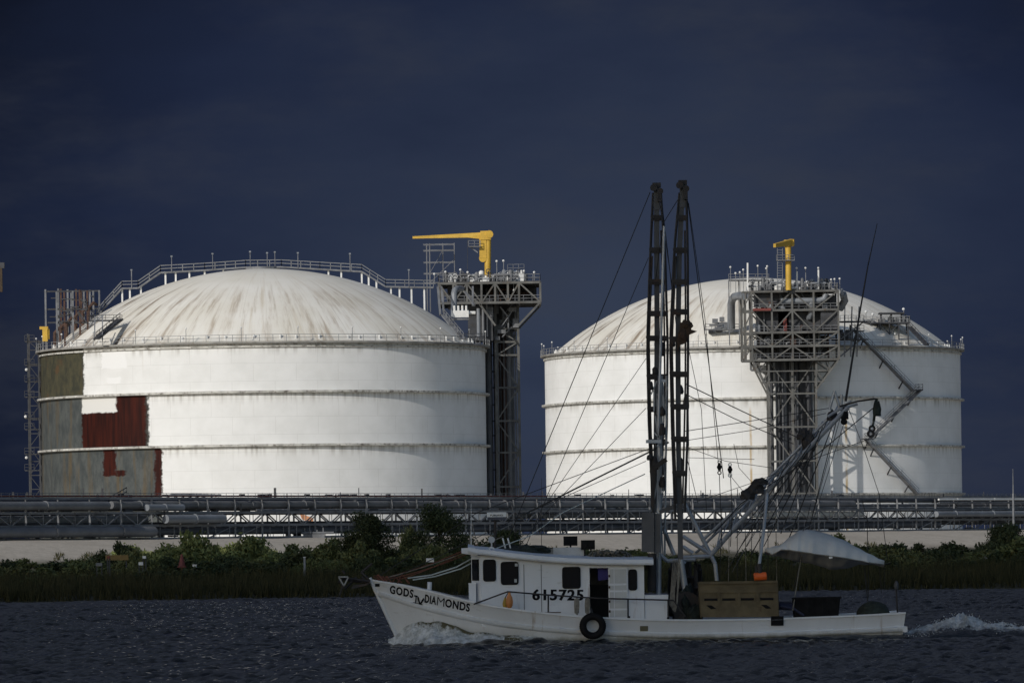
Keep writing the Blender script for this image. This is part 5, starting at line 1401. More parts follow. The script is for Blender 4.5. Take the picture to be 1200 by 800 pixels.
MB().box(p, (.50, .22, .34)).build('housing', m_black, t)
for s_ in (-.1, .1): MB().pipe([p+Vector((s_, -.115, .0)), p+Vector((s_, -.135, .0))], .08, 12).build('lamp', m_glass, t)
for s_ in (-.12, .1): MB().bar(p+Vector((s_, 0, -.17)), (p.x+s_, YC-.6, rz(689)-.1), .05).build('leg', m_black, t)
mb = MB(); rd = random.Random(4)
for k in range(16):
    a = rd.uniform(690, 722); w_ = rd.uniform(8, 18); pts = []
    for j in range(9):
        px = a-w_+2*w_*j/8; pts.append(P(px, 0, YC-.9+rd.uniform(-.4, .4))); pts[-1].z = rz(px)-.03+.26*math.sin(math.pi*j/8)*rd.uniform(.5, 1.1)
    mb.pipe(pts, .03, 5)
tag(mb.build('rope_heap', m_rope_t, None, smooth=True, origin=(P(706, 650, YC).x, YC-.9, rz(706))), 'tangled heap of tan rope on the roof beside floodlight', 'rope')

# ---- masts: two raised outriggers
def outrigger(pts_l, pts_c, pts_r, spread, y, lean, name, wc):
    par = MB(); cpx = lambda tab, py: float(np.interp(py, [b for _, b in tab], [a for a, _ in tab]))
    o = None
    t0, t1 = pts_c[0][1], pts_c[-1][1]
    yy = lambda py, s_: y+s_*float(np.interp(py, [t0, t0+180, t1], [.06, .28, .18]))
    mb = MB()
    for k in range(24):
        a, b_ = lerp(t0, t1, k/24), lerp(t0, t1, (k+1)/24); mb.bar(P(cpx(pts_c, a), a, yy(a, .0)+.0), P(cpx(pts_c, b_), b_, yy(b_, .0)), wc, .12, up=(0, 1, 0))
    o = mb.build(name, m_girder, boat)
    inl = [(cpx(pts_l, q)+2.6, q) for q in (300, 400, 500, min(590, pts_l[-1][1]))]; inr = [(cpx(pts_r, q)-2.4, q) for q in (270, 350, 450, min(590, pts_r[-1][1]))]
    for tab, s_ in ((pts_l, -1), (pts_r, -1), (pts_l, 1), (pts_r, 1), (inl, -.9), (inr, -.9)):
        m2 = MB(); n_ = 14; a0, a1 = tab[0][1], tab[-1][1]
        m2.pipe([P(cpx(tab, lerp(a0, a1, k/n_))+(0.8 if s_ > 0 else 0), lerp(a0, a1, k/n_), yy(lerp(a0, a1, k/n_), s_)) for k in range(n_+1)], .038, 6)
        m2.build('chord', m_iron, o)
    for py in spread:
        if py > min(pts_l[-1][1], pts_r[-1][1]): continue
        m2 = MB(); l_, r_ = cpx(pts_l, py), cpx(pts_r, py)
        for s_ in (-1, 1): m2.bar(P(l_-.5, py, yy(py, s_)), P(r_+.5, py+.3, yy(py, s_)), .07, .13)
        for q in (l_, r_): m2.bar(P(q, py, yy(py, -1)), P(q, py, yy(py, 1)), .08)
        m2.bar(P(l_, py+1.5, yy(py, -1)), P(r_, py+1.5, yy(py, -1)), .03, .2); m2.build('spreader', m_iron, o)
    # plated top with sheaves
    tx, ty = pts_c[0]; m2 = MB(); m2.prism([P(tx-3.2, ty-2, y-.10), P(tx+3.2, ty-2, y-.10), P(cpx(pts_r, ty+15)-1, ty+26, y-.10), P(cpx(pts_l, ty+15)+1, ty+26, y-.10)], (0, .20, 0)); m2.build('top_plate', m_girder, o)
    m2 = MB(); m2.box(P(tx, ty-3, y), (.30, .34, .16)); m2.pipe([P(tx-3.5, ty, y-.3), P(tx-3.5, ty, y+.3)], .13, 12); m2.pipe([P(tx+4, ty+4, y-.3), P(tx+4, ty+4, y+.3)], .12, 12)
    m2.box(P(tx+3.5, ty+10, y-.2), (.14, .18, .4)); m2.build('head_block', m_iron, o)
    return o
og1 = outrigger([(765, 226), (762, 290), (758, 400), (760, 500), (765, 600)], [(769.5, 220), (770, 400), (769, 520), (768, 600)], [(774, 226), (779, 300), (782, 400), (781, 500), (778, 575)],
    (254, 292, 329, 366, 395, 440, 478, 516, 552), YC+1.6, 0, 'outrigger', .19)
og2 = outrigger([(796, 226), (790, 290), (785, 400), (787, 500), (791, 610)], [(800, 217), (796, 300), (794.5, 400), (795, 520), (797, 610), (797.5, 655)], [(804, 226), (805.5, 300), (806, 400), (805, 520), (802, 600)],
    (254, 292, 329, 364, 396, 437, 475, 513, 553), YC-2.0, 0, 'outrigger', .18)
# silver mast between them and light pole
mb = MB(); mb.pipe([P(797.5, 655, YC-.6), P(803, 690, YC-.6), P(803, 724, YC-.6)], .12, 10); mb.pipe([P(774, 440, YC-.3), P(772, 655, YC-.3), P(772, 724, YC-.3)], .10, 10); mb.build('mast', m_alu, boat, smooth=True)
mb = MB(); mb.pipe([P(778.3, 265, YC-2.3), P(771.5, 500, YC-2.3)], .05, 8); mb.build('light_pole', m_alu, boat, smooth=True)
mb = MB(); rd = random.Random(9)
zig = [(776, 440), (779, 480), (775, 520), (779, 560), (774, 600), (777, 650)]
mb.pipe([P(a, c, YC-.3) for a, c in zig], .03, 6); mb.pipe([P(781, 440, YC-.3), P(780, 560, YC-.3), P(779, 650, YC-.3)], .04, 6)
for k in range(14):
    a, c = rd.uniform(766, 784), rd.uniform(445, 590); mb.bar(P(a, c, YC-.5), P(a+rd.uniform(-8, 8), c+rd.uniform(4, 26), YC-.5), .05)
mb.bar(P(757, 517, YC-2.2), P(775, 517, YC-2.2), .12); mb.bar(P(772, 446, YC-2.2), P(780, 446, YC-2.2), .10)
mb.build('mast_fittings', m_alu, boat)
mb = MB(); mb.bar(P(766, 548, YC-.9), P(781, 538, YC-.9), .1, .17); mb.prism([P(762, 545, YC-.9), P(768, 545, YC-.9), P(767, 594, YC-.9), P(763, 594, YC-.9)], (0, .3, 0))
for k in range(16):
    a = rd.choice((762, 768, 776, 788, 797, 804)); c = rd.uniform(390, 600); mb.add(*lump(P(a, c, YC-.6).x, YC-.6, P(a, c, YC-.6).z, .12, .12, rd.uniform(.15, .45), k, 2))
build_each(mb, 'mast_block', m_iron, boat)
# dark casing (exhaust silencer) on the mast
mb = MB(); q0, q1 = P(752.5, 600, YC-.9), P(774.5, 647, YC-.9); w_ = q1.x-q0.x
mb.prism([P(752.5, 600, YC-1.2), P(766.5, 600.5, YC-1.2), P(766.5, 647, YC-1.2), P(752.5, 646, YC-1.2)], (0, .8, 0))
mb.prism([P(767, 600.5, YC-1.1), P(774, 602, YC-1.1), P(774, 647, YC-1.1), P(767, 648, YC-1.1)], (0, .6, 0))
mb.bar(P(773, 600, YC-1), P(791, 592.5, YC-1), .12, .14); mb.build('exhaust_casing', m_stack, boat)
mb = MB(); mb.pipe([P(764, 648, YC-.9), P(764, 692, YC-.9)], .16, 10); mb.pipe([P(756, 668, YC-.9), P(762, 655, YC-.9)], .05, 6); mb.build('exhaust_pipe', m_iron, boat, smooth=True)
# gallows frame and boom (weathered aluminium)
def tubes(name, segs, r, mat, parent=boat):
    mb = MB()
    for s_ in segs: mb.pipe([P(*q[:2], q[2] if len(q) > 2 else YC-.3) for q in s_], r, 8)
    return mb.build(name, mat, parent, smooth=True) if len(segs) < 2 or name != 'boom_lacing' else build_each(mb, name, mat, parent, True)
boom = tubes('boom', [((833, 650), (902, 572, YC-.9), (994, 477, YC-1.5))], .085, m_alu)
tubes('boom_chord', [((824, 632), (893, 568, YC-.3), (980, 481, YC-.9))], .055, m_alu, boom)
tubes('boom_chord', [((815, 648, YC+.5), (890, 575, YC+.3), (985, 484, YC-.4))], .048, m_alu, boom)
tubes('boom_lacing', [((840+18*k, 640-18*k*1.06, YC-.6), (846+18*k, 614-18*k*1.03, YC-.2)) for k in range(8)]+[((840+18*k, 640-18*k*1.06, YC-.6), (856+18*k, 607-18*k*1.05, YC+.2)) for k in range(8)], .024, m_alu, boom)
tubes('boom_head', [((972, 480, YC-1.3), (978, 458, YC-1.3)), ((978, 458, YC-1.3), (984, 478, YC-1.3)), ((986, 480, YC-1.3), (986, 462, YC-1.3)), ((984, 480, YC-1.4), (1005, 473, YC-1.4)), ((970, 488, YC-1.3), (998, 470, YC-1.3))], .05, m_alu, boom)
tubes('gallows_frame', [((798, 653), (834, 651)), ((800, 585), (838, 660)), ((838, 660), (840, 680)), ((780, 625), (790, 650)), ((778, 620), (786, 640)), ((800, 628), (834, 650)), ((800, 640), (812, 648)), ((797, 655), (803, 660)), ((774, 650), (782, 657)), ((782, 657), (815, 655))], .075, m_alu)
tubes('boom_tip', [((984, 476, YC-1.4), (1005, 470, YC-1.4), (1026, 467, YC-1.4))], .032, m_iron, boom)
mb = MB()
for (a, c, s1, s2) in ((948, 522, .26, .5), (941, 512, .2, .3), (885, 575, .3, .35), (876, 582, .25, .3), (890, 566, .3, .2), (975, 490, .18, .3)):
    q = P(a, c, YC-1.0); mb.add(*lump(q.x, YC-1.0, q.z, s1, .22, s2, a, 3, .35))
build_each(mb, 'boom_block', m_iron, boom)
# whip aerial on the boom head
mb = MB(); mb.pipe([P(991, 470, YC-1.4), P(1006, 375, YC-1.4), P(1017, 312, YC-1.4), P(1028, 262, YC-1.4)], .045, 7, .012); mb.build('whip_aerial', m_rope_d, boom, smooth=True)

# ---- rigging wires (each a part)
def wire(pts, r=.014, mat=m_rope_d, sag=0.0, name='rigging_wire', parent=boat):
    w3 = [P(*q) for q in pts]
    if sag and len(w3) == 2:
        a, c = w3; w3 = [a.lerp(c, k/8)-Vector((0, 0, sag*4*(k/8)*(1-k/8))) for k in range(9)]
    mb = MB(); mb.pipe(w3, r, 5); return mb.build(name, mat, parent)
yl, yrn, ym = YC+1.6, YC-2.0, YC-.3
wire([(762, 225, yl), (588, 650, YC+1)], .016); wire([(760, 302, yl), (611, 652, YC+1)], .013)
wire([(757, 478, yl), (640, 600, yl), (600, 650, YC+.5)], .012); wire([(757, 420, yl), (640, 590, yl)], .011)
wire([(784, 518, ym), (703, 558, ym), (613, 603, ym)], .030, sag=0); wire([(762, 525, ym), (560, 600, ym), (442, 676, YC)], .014)
wire([(757, 540, ym), (620, 600, ym), (455, 680, YC-.4)], .012)
wire([(756, 555, ym), (660, 600, ym), (620, 628, ym), (560, 650, YC-1)], .018, m_rope_w, name='pale_stay')
wire([(560, 650, YC-1), (535, 664, YC-1), (505, 673.5, YC-.6), (478, 677, YC-.2)], .026, m_rope_w, name='bow_line'); wire([(566, 652, YC-1.1), (540, 666, YC-1.1), (510, 675, YC-.8), (484, 679, YC-.4)], .026, m_rope_w, name='bow_line')
for k, (a, c) in enumerate((((553, 640), (446, 678)), ((556, 645), (450, 679.5)), ((590, 628), (455, 676)), ((560, 637), (470, 678)))):
    wire([(*a, YC-.2*k), (*c, YC-.1*k)], .022 if k < 2 else .016, m_rope_r if k != 2 else m_rope_t, .1, 'bow_line')
q = P(504, 656, YC-.3); MB().box(q, (.28, .1, .14)).build('bow_line_tag', m_white_eq, boat)
wire([(806, 236, yrn), (848, 560, YC-1)], .017); wire([(807, 238, yrn), (826, 372, YC-1.5), (842, 545, YC-1)], .012); wire([(800, 225, yrn), (777, 262, ym), (768, 330, yl)], .014)
wire([(775, 232, yl), (797, 420, yl)], .016); wire([(771, 225, yl), (787, 330, ym)], .012); wire([(805, 300, yrn), (808, 600, yrn)], .011); wire([(806, 404, yrn), (822, 480, yrn), (828, 600, yrn)], .011)
wire([(804, 450, yrn), (862, 478, ym), (938, 514, YC-.9)], .020); wire([(804, 462, yrn), (860, 490, ym), (930, 520, YC-.9)], .017)
wire([(803, 505, yrn), (880, 493, ym), (972, 478, YC-.9)], .014); wire([(803, 516, yrn), (880, 504, ym), (968, 484, YC-.9)], .012)
wire([(806, 524, yrn), (850, 540, ym), (905, 548, YC-.9)], .011); wire([(806, 536, yrn), (884, 538, YC-.5)], .010); wire([(806, 540, yrn), (818, 590, yrn)], .012)
wire([(1028, 474, YC-1.4), (960, 530, YC-1.2), (868, 590, YC-1), (834, 628, YC-.8)], .018)
wire([(1016, 515, YC-1), (960, 535, YC-1), (880, 566, YC-.8), (815, 588, YC-.5)], .011)
for a, c in ((852, 570), (860, 572)): pass
wire([(995, 480, YC-1.4), (1014, 530, YC-1.4), (1030, 578, YC-1.4), (1040, 655, YC-1)], .012)
for k, (a, c, e, f_) in enumerate(((985, 488, 942, 640), (981, 490, 930, 690), (978, 492, 921, 640), (972, 494, 905, 620), (968, 496, 895, 640), (960, 504, 880, 650), (955, 508, 875, 640), (950, 520, 868, 640), (946, 530, 892, 600), (992, 486, 948, 625), (940, 530, 862, 630), (964, 500, 915, 625), (934, 530, 858, 670), (927, 535, 850, 672))):
    wire([(a, c, YC-1.0-.05*k), (e, f_, YC-.3-.08*k)], .012+.004*(k % 3), m_rope_d if k % 3 else m_girder)
for k in range(8):
    a = 846+k*9; wire([(a, 595+3*(k % 3), YC-.2), (a-3+1.5*(k % 4), 690, YC-.2)], .013, m_rope_t if k % 2 else m_rope_d)
wire([(944, 624, YC-1.2), (936, 670, YC-1.5), (929, 715, YC-2.1)], .020, m_rope_t); wire([(1016, 600, YC), (1018, 700, YC)], .015); wire([(1013, 665, YC-.6), (1017, 704, YC-1)], .022)
wire([(1010, 585, YC), (1020, 622, YC)], .012)
wire([(950, 590, YC-.6), (945, 612, YC-.8), (941, 622, YC-1)], .012)
wire([(856, 556, YC-1), (858, 600, YC-1), (856, 640, YC-1)], .014); wire([(843, 556, YC-1), (846, 640, YC-1)], .014)
wire([(860, 520, ym), (866, 548, ym), (886, 570, ym)], .010); wire([(855, 556, ym), (872, 577, ym)], .010)
wire([(1050, 685, YC-1), (1052, 720, YC-1)], .03, m_iron); MB().ball(P(1050.5, 686, YC-1), .09, 10, 6, (1, 1, 2)).build('stern_post_cap', m_girder, boat, smooth=True)
wire([(1036, 661, YC-.8), (1044, 659, YC-.8)], .02, m_iron); wire([(1036, 662, YC-.8), (1037, 690, YC-.6)], .010); wire([(1030, 660, YC-.8), (1033, 695, YC-.6)], .010)
# tackle blocks
def tackle(px, py, label, k):
    q = P(px, py, YC-1); t = thing('pulley_block', label, 'pulley', q)
    mb = MB(); mb.pipe([q+Vector((0, -.06, 0)), q+Vector((0, .06, 0))], .09, 12); mb.box(q+Vector((0, 0, .0)), (.11, .2, .24)); mb.build('block', m_black, t)
    mb = MB(); mb.ring(q+Vector((0, 0, .18)), .05, .018, 'Y', 12, 6); mb.ring(q-Vector((0, 0, .2)), .06, .02, 'Y', 12, 6); mb.build('shackle', m_white_eq if k else m_iron, t)
tackle(843, 547, 'black pulley block hanging from wires, left of its pair', 0); tackle(855.5, 550, 'black pulley block with pale shackle, right of its pair', 1)
t = thing('hanging_tackle', 'dark bundled tackle hanging off the boom tip', 'tackle', P(1022, 512, YC-1.4))
q = P(1026, 480, YC-1.4); mb = MB(); mb.add(*lump(q.x+.05, YC-1.4, q.z-.1, .15, .15, .42, 3, 3, .3)); mb.pipe([q+Vector((.05, 0, .4)), P(1023, 500, YC-1.4)], .05, 8); mb.build('net_bundle', m_net, t, smooth=True)
mb = MB(); q = P(1022, 502, YC-1.4); mb.ring(q, .09, .04, 'Y', 14, 6); mb.ring(P(1020.5, 508, YC-1.4), .1, .045, 'Y', 14, 6); mb.build('hook', m_iron, t, smooth=True)
MB().box(P(1023.8, 496, YC-1.4), (.08, .08, .16)).build('swivel', m_white_eq, t)
t = thing('hanging_block', 'black tackle block hanging below the boom head', 'tackle', P(990, 495, YC-1.4))
q = P(990, 488, YC-1.45); mb = MB(); mb.add(*lump(q.x, YC-1.45, q.z, .14, .12, .32, 5, 3, .25)); mb.ball(P(989, 494, YC-1.45), .12, 10, 6); mb.build('block', m_black, t, smooth=True)
# brown net bag hung on the right outrigger
t = thing('hanging_net', 'rust-brown net bag hung on the right-hand outrigger', 'net', P(800, 405, yrn-.3))
mb = MB(); A = [(797, 378), (806, 376), (811, 381), (810, 386), (817, 388), (808, 392), (803, 402), (797, 404), (794, 412), (793, 398), (797, 388)]
mb.prism([P(*q_, yrn-.42) for q_ in A], (0, .3, 0))
o_ = mb.build('net_bag', m_netb, t)
mb = MB(); q = P(804, 382, yrn-.3); mb.add(*lump(q.x, yrn-.3, q.z, .22, .2, .22, 8, 3, .3)); q = P(800, 394, yrn-.3); mb.add(*lump(q.x, yrn-.3, q.z, .16, .2, .36, 9, 3, .3)); mb.build('net_fold', m_netb, t, smooth=True)

# ---- white tarp awning slung over the stern
def tarp():
    t = thing('tarpaulin', 'white tarpaulin slung like a hammock over the stern', 'tarpaulin', P(965, 668, YC-.8))
    top = [(896, 645.5), (905, 641), (914, 640), (924, 630), (936, 621.5), (945, 620), (958, 622), (975, 627), (992, 634), (1008, 643), (1022, 651), (1036, 660.5)]
    mid = [(896, 646), (906, 649), (916, 643.5), (926, 644), (936, 645.5), (946, 647), (958, 649), (975, 651), (992, 653.5), (1008, 656.5), (1022, 659), (1036, 661)]
    low = [(896, 646.5), (906, 651), (916, 653), (926, 656), (936, 658), (946, 659.5), (958, 662), (972, 667), (990, 666.5), (1006, 661.5), (1022, 660), (1036, 661.5)]
    us = np.linspace(0, 11, 67); mb = MB(); rows = []
    for u in us:
        i = min(10, int(u)); f_ = u-i
        g3 = [tuple(lerp(tb[i][k], tb[i+1][k], f_) for k in (0, 1)) for tb in (top, mid, low)]
        w_ = .35+1.25*math.sin(math.pi*min(1, u/11))**.6
        wr_ = .05*math.sin(u*3.1)+.03*math.sin(u*7.7)
        a = P(*g3[0], YC-.8); c = P(*g3[1], YC-.8-w_+wr_); e = P(*g3[2], YC-.5+wr_); d_ = P(*g3[1], YC-.8+w_)
        def sm(p, q, n_, sagk): return [p.lerp(q, k/n_)+Vector((0, -sagk*math.sin(math.pi*k/n_)*.25, sagk*.12*math.sin(math.pi*k/n_)+.012*math.sin(u*5+k))) for k in range(n_)]
        ring_ = sm(a, c, 6, 1)+sm(c, e, 5, .4)+sm(e, d_, 5, -.4)+sm(d_, a, 6, -1)
        rows.append(ring_)
    m_ = len(rows[0]); vs = [p for r_ in rows for p in r_]
    mb.add(vs, [(i*m_+j, (i+1)*m_+j, (i+1)*m_+(j+1) % m_, i*m_+(j+1) % m_) for i in range(len(rows)-1) for j in range(m_)]+[tuple(range(m_)), tuple(reversed(range((len(rows)-1)*m_, len(rows)*m_)))])
    mb.build('cloth', m_tarp, t, smooth=50)
    mb = MB(); pts = [P(a, c+.4, YC-.8-.42-1.2*math.sin(math.pi*min(1, k/11))**.6) for k, (a, c) in enumerate(mid)]; mb.pipe(pts[1:], .022, 6); mb.build('hem_rope', m_rope_t, t)
    q = P(973.5, 652.8, YC-2.4); MB().box(q, (.12, .05, .07)).build('hem_tag', m_white_eq, t)
tarp()
# ---- try box / plywood hopper
def hopper():
    y0 = YC-2.25; t = thing('deck_hopper', 'tan plywood sorting box with slots on the working deck', 'crate', (P(864, 724, y0).x, YC-1.6, .5))
    a, c, e, f_ = P(819.5, 681.5, y0), P(911, 680, y0), P(912.5, 722.5, y0), P(822, 723, y0)
    B = lambda u, v: (a.lerp(c, u)).lerp(f_.lerp(e, u), v)
    mb = MB(); mb.prism([B(0, 0), B(1, 0), B(1, .94), B(.97, 1), B(.02, 1), B(0, .92)], (0, .05, 0))
    for yy in (1.35,): mb.prism([B(0, 0)+Vector((0, yy, 0)), B(1, 0)+Vector((0, yy, 0)), B(1, 1)+Vector((0, yy, 0)), B(0, 1)+Vector((0, yy, 0))], (0, .05, 0))
    for u in (0, 1): q0, q1 = B(u, 0), B(u, 1); s_ = .025 if u == 0 else -.025; mb.bar(q0+Vector((s_, .7, -.6)), q1+Vector((s_, .7, .75)), .05, .05) if False else mb.prism([q0+Vector((s_, .05, 0)), q0+Vector((s_, 1.35, 0)), q1+Vector((s_, 1.35, 0)), q1+Vector((s_, .05, 0))], (-2*s_, 0, 0))
    mb.build('box', m_ply, t)
    mb = MB(); p_, q_ = B(-.005, .03), B(1.005, .03); mb.bar(p_-Vector((0, .03, 0)), q_-Vector((0, .03, 0)), .06, .09); p_, q_ = B(0, .28), B(1, .28); mb.bar(p_-Vector((0, .02, 0)), q_-Vector((0, .02, 0)), .04, .09)
    for u in (.24, .5, .74): p_, q_ = B(u, .28), B(u, .62); mb.bar(p_-Vector((0, .022, 0)), q_-Vector((0, .022, 0)), .10, .04, up=(0, 1, 0))
    mb.build('batten', m_ply, t)
    mb = MB()
    for u in (.05, .28, .52, .77): p_, q_ = B(u, .5), B(u+.17, .5); mb.bar(p_-Vector((0, .008, 0)), q_-Vector((0, .008, 0)), .012, .085)
    mb.build('slot', m_black, t)
    mb = MB()
    for u in (.07, .78):
        mb.prism([B(u, .66)-Vector((0, .012, 0)), B(u+.07, .66)-Vector((0, .012, 0)), B(u+.13, .76)-Vector((0, .012, 0)), B(u+.06, .77)-Vector((0, .012, 0))], (0, .010, 0))
    mb.build('handle_hole', m_black, t)
hopper()
# aft deck things
t = thing('black_tub', 'black rectangular tub on the aft deck', 'tub', (P(957, 722, YC).x, YC-1.2, .55))
a, c = P(932, 700.5, YC-1.9), P(985, 720, YC-1.9)
MB().prism([(a.x, YC-1.9, c.z-.3), (c.x-.1, YC-1.9, c.z-.3), (c.x, YC-1.9, a.z), (a.x-.05, YC-1.9, a.z)], (0, 1.5, 0)).build('tub', m_black, t)
mb = MB()
for k in range(9): xx = lerp(a.x, c.x, (k+.5)/9); mb.box((xx, YC-1.92, (a.z+c.z)/2), (.05, .03, a.z-c.z-.1))
mb.bar((a.x-.08, YC-1.93, a.z), (c.x+.04, YC-1.93, a.z), .06, .07); mb.build('rib', m_black, t)
mb = MB(); q = P(1024, 718, YC-1.3); mb.add(*lump(q.x, YC-1.3, q.z-.08, .60, .6, .52, 12, 4, .10)); tag(mb.build('net_mound', m_net, None, smooth=True, origin=q), 'rounded dark net mound near the stern', 'net')
mb = MB(); q = P(921, 712, YC-1.6); mb.add(*lump(q.x, YC-1.5, q.z, .5, .4, .22, 14, 3, .3)); mb.pipe([P(915, 710, YC-2), P(930, 713, YC-2), P(942, 721, YC-2)], .05, 7); tag(mb.build('hose_heap', M('blue_black_hose', (.018, .022, .05), .7), None, smooth=True, origin=q), 'blue-black hose heap between plywood box and tub', 'hose')
# winch and dark gear between house and hopper
mb = MB(); q = P(805, 705, YC)
for yy in (-.7, .7): mb.pipe([(q.x-.05, YC+yy-.35, 1.25), (q.x-.05, YC+yy+.35, 1.25)], .42, 16); 
for yy in (-1.1, -.3, .3, 1.1): mb.pipe([(q.x-.05, YC+yy-.03, 1.25), (q.x-.05, YC+yy+.03, 1.25)], .55, 18)
mb.box((q.x, YC, .75), (1.0, 2.4, .5)); mb.build('winch', m_iron, boat)
mb = MB(); rd = random.Random(14)
for k in range(44):
    a = rd.uniform(784, 822); mb.pipe([P(a, rd.uniform(650, 690), YC+rd.uniform(-.5, 2)), P(a+rd.uniform(-3, 3), 720, YC+rd.uniform(-.5, 2))], rd.uniform(.03, .09), 6)
build_each(mb, 'deck_gear', m_iron, boat)
mb = MB()
for k in range(5): mb.pipe([P(789+k*2.0, 655, YC-1.9), P(786.5+k*1.0, 690, YC-2.05), P(785+k*1.3, 708, YC-2.05), P(788+k*.9, 717-abs(k-3), YC-2.05), P(793+k*.2, 705, YC-2.05), P(795+k*.6, 660, YC-1.95)], .016, 5)
tag(mb.build('rope_coil', m_rope_t, None, smooth=True, origin=P(791, 718, YC-2.05)), 'long tan rope coil hanging behind the wheelhouse', 'rope')
mb = MB(); q = P(807, 708, YC-.4); mb.add(*lump(q.x, YC-.4, q.z-.2, .42, .8, .75, 21, 4, .35)); q2 = P(814, 716, YC-1.2); mb.add(*lump(q2.x, YC-1.2, q2.z-.2, .3, .5, .45, 22, 3, .35))
tag(mb.build('net_heap', m_net, None, smooth=True, origin=q), 'dark net heap on deck between wheelhouse and plywood box', 'net')
# orange float and its pole
t = thing('float', 'bright orange cylindrical float hanging on a silver pole', 'float', P(891, 680, YC-2.3))
mb = MB(); q0, q1 = P(883.5, 675.5, YC-2.35), P(898.5, 674.5, YC-2.35); mb.pipe([q0, q0.lerp(q1, .06)], .12, 16, .145); mb.pipe([q0.lerp(q1, .06), q0.lerp(q1, .94)], .145, 16); mb.pipe([q0.lerp(q1, .94), q1], .145, 16, .12); mb.build('float_body', m_orange, t, smooth=40)
tubes('stabiliser_pole', [((899, 578, YC-1.6), (895, 620, YC-2.0), (889, 668, YC-2.35))], .06, m_alu)
mb = MB(); mb.box(P(886, 668, YC-2.35), (.07, .06, .3)); mb.pipe([P(889.5, 660, YC-2.35), P(890.5, 672, YC-2.35)], .09, 8); mb.build('pole_clamp', m_iron, boat)
# tyre
q = P(694.5, 733, YN); hyq = hy(q.x, q.z)-.30
t = thing('tyre', 'black tyre fender hanging amidships on the hull', 'tyre', (q.x, hyq, q.z-.46))
MB().ring((q.x, hyq, q.z), .345, .125, 'Y', 40, 14, 1.25).build('tyre_body', m_black, t, smooth=True)
mb = MB()
for k in range(36):
    a = 2*math.pi*k/36; mb.box((q.x+math.cos(a)*.462, hyq, q.z+math.sin(a)*.462), (.03, .2, .03), Matrix.Rotation(-a, 3, 'Y'))
mb.build('tread', m_black, t)
MB().pipe([(q.x, hyq, q.z+.40), (q.x-.03, hyq+.10, q.z+.62), (q.x-.05, YC-2.5, zsheer(q.x)+.03)], .025, 6).build('lanyard', m_rope_d, t)
# buoys
def buoy(px, py, mat, label, s_, dy):
    q = P(px, py, yr-.12+dy); t = thing('buoy', label, 'buoy', q-Vector((0, 0, .3)))
    MB().lathe([(.001, -.26*s_), (.06*s_, -.25*s_), (.115*s_, -.17*s_), (.13*s_, -.02*s_), (.10*s_, .13*s_), (.05*s_, .22*s_), (.045*s_, .29*s_), (.001, .30*s_)], q, 18).build('body', mat, t, smooth=True)
    MB().pipe([q+Vector((0, 0, .28*s_)), P(595.5, 694, yr-.05)], .016, 6).build('lanyard', m_rope_d, t)
buoy(597, 703.5, m_peach, 'faded orange buoy hanging on the bow rail', 1.0, -.05); buoy(592, 706.5, m_ybuoy, 'smaller yellow buoy behind the faded orange one', .72, .12)
# anchor on the bow roller
t = thing('anchor', 'dark anchor in a roller frame jutting from the bow', 'anchor', P(420, 690, YC))
tubes('anchor_frame', [((434, 681, YC-.2), (404, 677, YC-.2)), ((434, 683, YC+.2), (404, 679, YC+.2)), ((404, 677, YC-.2), (397, 682, YC)), ((434, 680, YC-.1), (423, 670, YC)), ((424, 670, YC), (436, 660, YC)), ((424, 675, YC-.1), (430, 684, YC-.1)), ((418, 676, YC), (404, 690, YC)), ((404, 672, YC), (401, 668, YC))], .045, m_iron, t)
mb = MB(); mb.prism([P(411, 690, YC-.35), P(428, 686, YC-.35), P(434, 683, YC-.35), P(414, 685, YC-.35)], (0, .7, 0)); mb.prism([P(396, 674, YC-.3), P(399, 676, YC-.3), P(405, 687, YC-.3), P(401, 690, YC-.3)], (0, .08, 0)); mb.pipe([P(401, 688, YC-.2), P(398, 697, YC-.2)], .035, 6); mb.build('fluke', m_iron, t)
mb = MB()
for a, c in (((396.5, 675.5), (408, 675.5)), ((397, 676), (403, 686)), ((403, 686), (408, 676))): mb.bar(P(*a, YC-.45), P(*c, YC-.45), .05, .05)
mb.build('anchor_plate', M('pale_anchor_paint', (.30, .30, .29), .6), t)
mb = MB(); rd = random.Random(3)
for k in range(10): a = rd.uniform(436, 468); mb.pipe([P(a, 679+rd.uniform(-3, 5), YC+rd.uniform(-.4, .4)), P(a+5, 674+rd.uniform(-2, 3), YC), P(a+12, 680+rd.uniform(0, 5), YC-.2)], .03, 5)
tag(mb.build('bow_rope', m_rope_r, None, smooth=True, origin=P(452, 684, YC)), 'rust-red rope bundle lying on the bow tip', 'rope')

# ============================================================ FOAM
def foam_mat(name, white, murk, lo, hi):
    m, g, b = new_mat(name)
    co = g.n('ShaderNodeTexCoord').outputs['Object']; at = g.n('ShaderNodeAttribute'); at.attribute_name = 'foam'
    nz = g.noise(co, 5.0, 6, .7)
    k = g.ramp(g.m('ADD', at.outputs['Fac'], g.m('MULTIPLY', g.m('SUBTRACT', nz, .5), .9)), lo, hi)
    fw_ = g.mix(g.ramp(g.noise(co, 3.5, 6, .7), .36, .62), (.36, .37, .35), white); g.put(b.inputs['Base Color'], g.mix(k, murk, fw_)); g.put(b.inputs['Roughness'], g.m('ADD', .15, g.m('MULTIPLY', k, .6)))
    bp = g.n('ShaderNodeBump'); bp.inputs['Strength'].default_value = .8; bp.inputs['Distance'].default_value = .06
    g.put(bp.inputs['Height'], g.noise(co, 9, 5, .7)); g.put(b.inputs['Normal'], bp.outputs[0]); return m
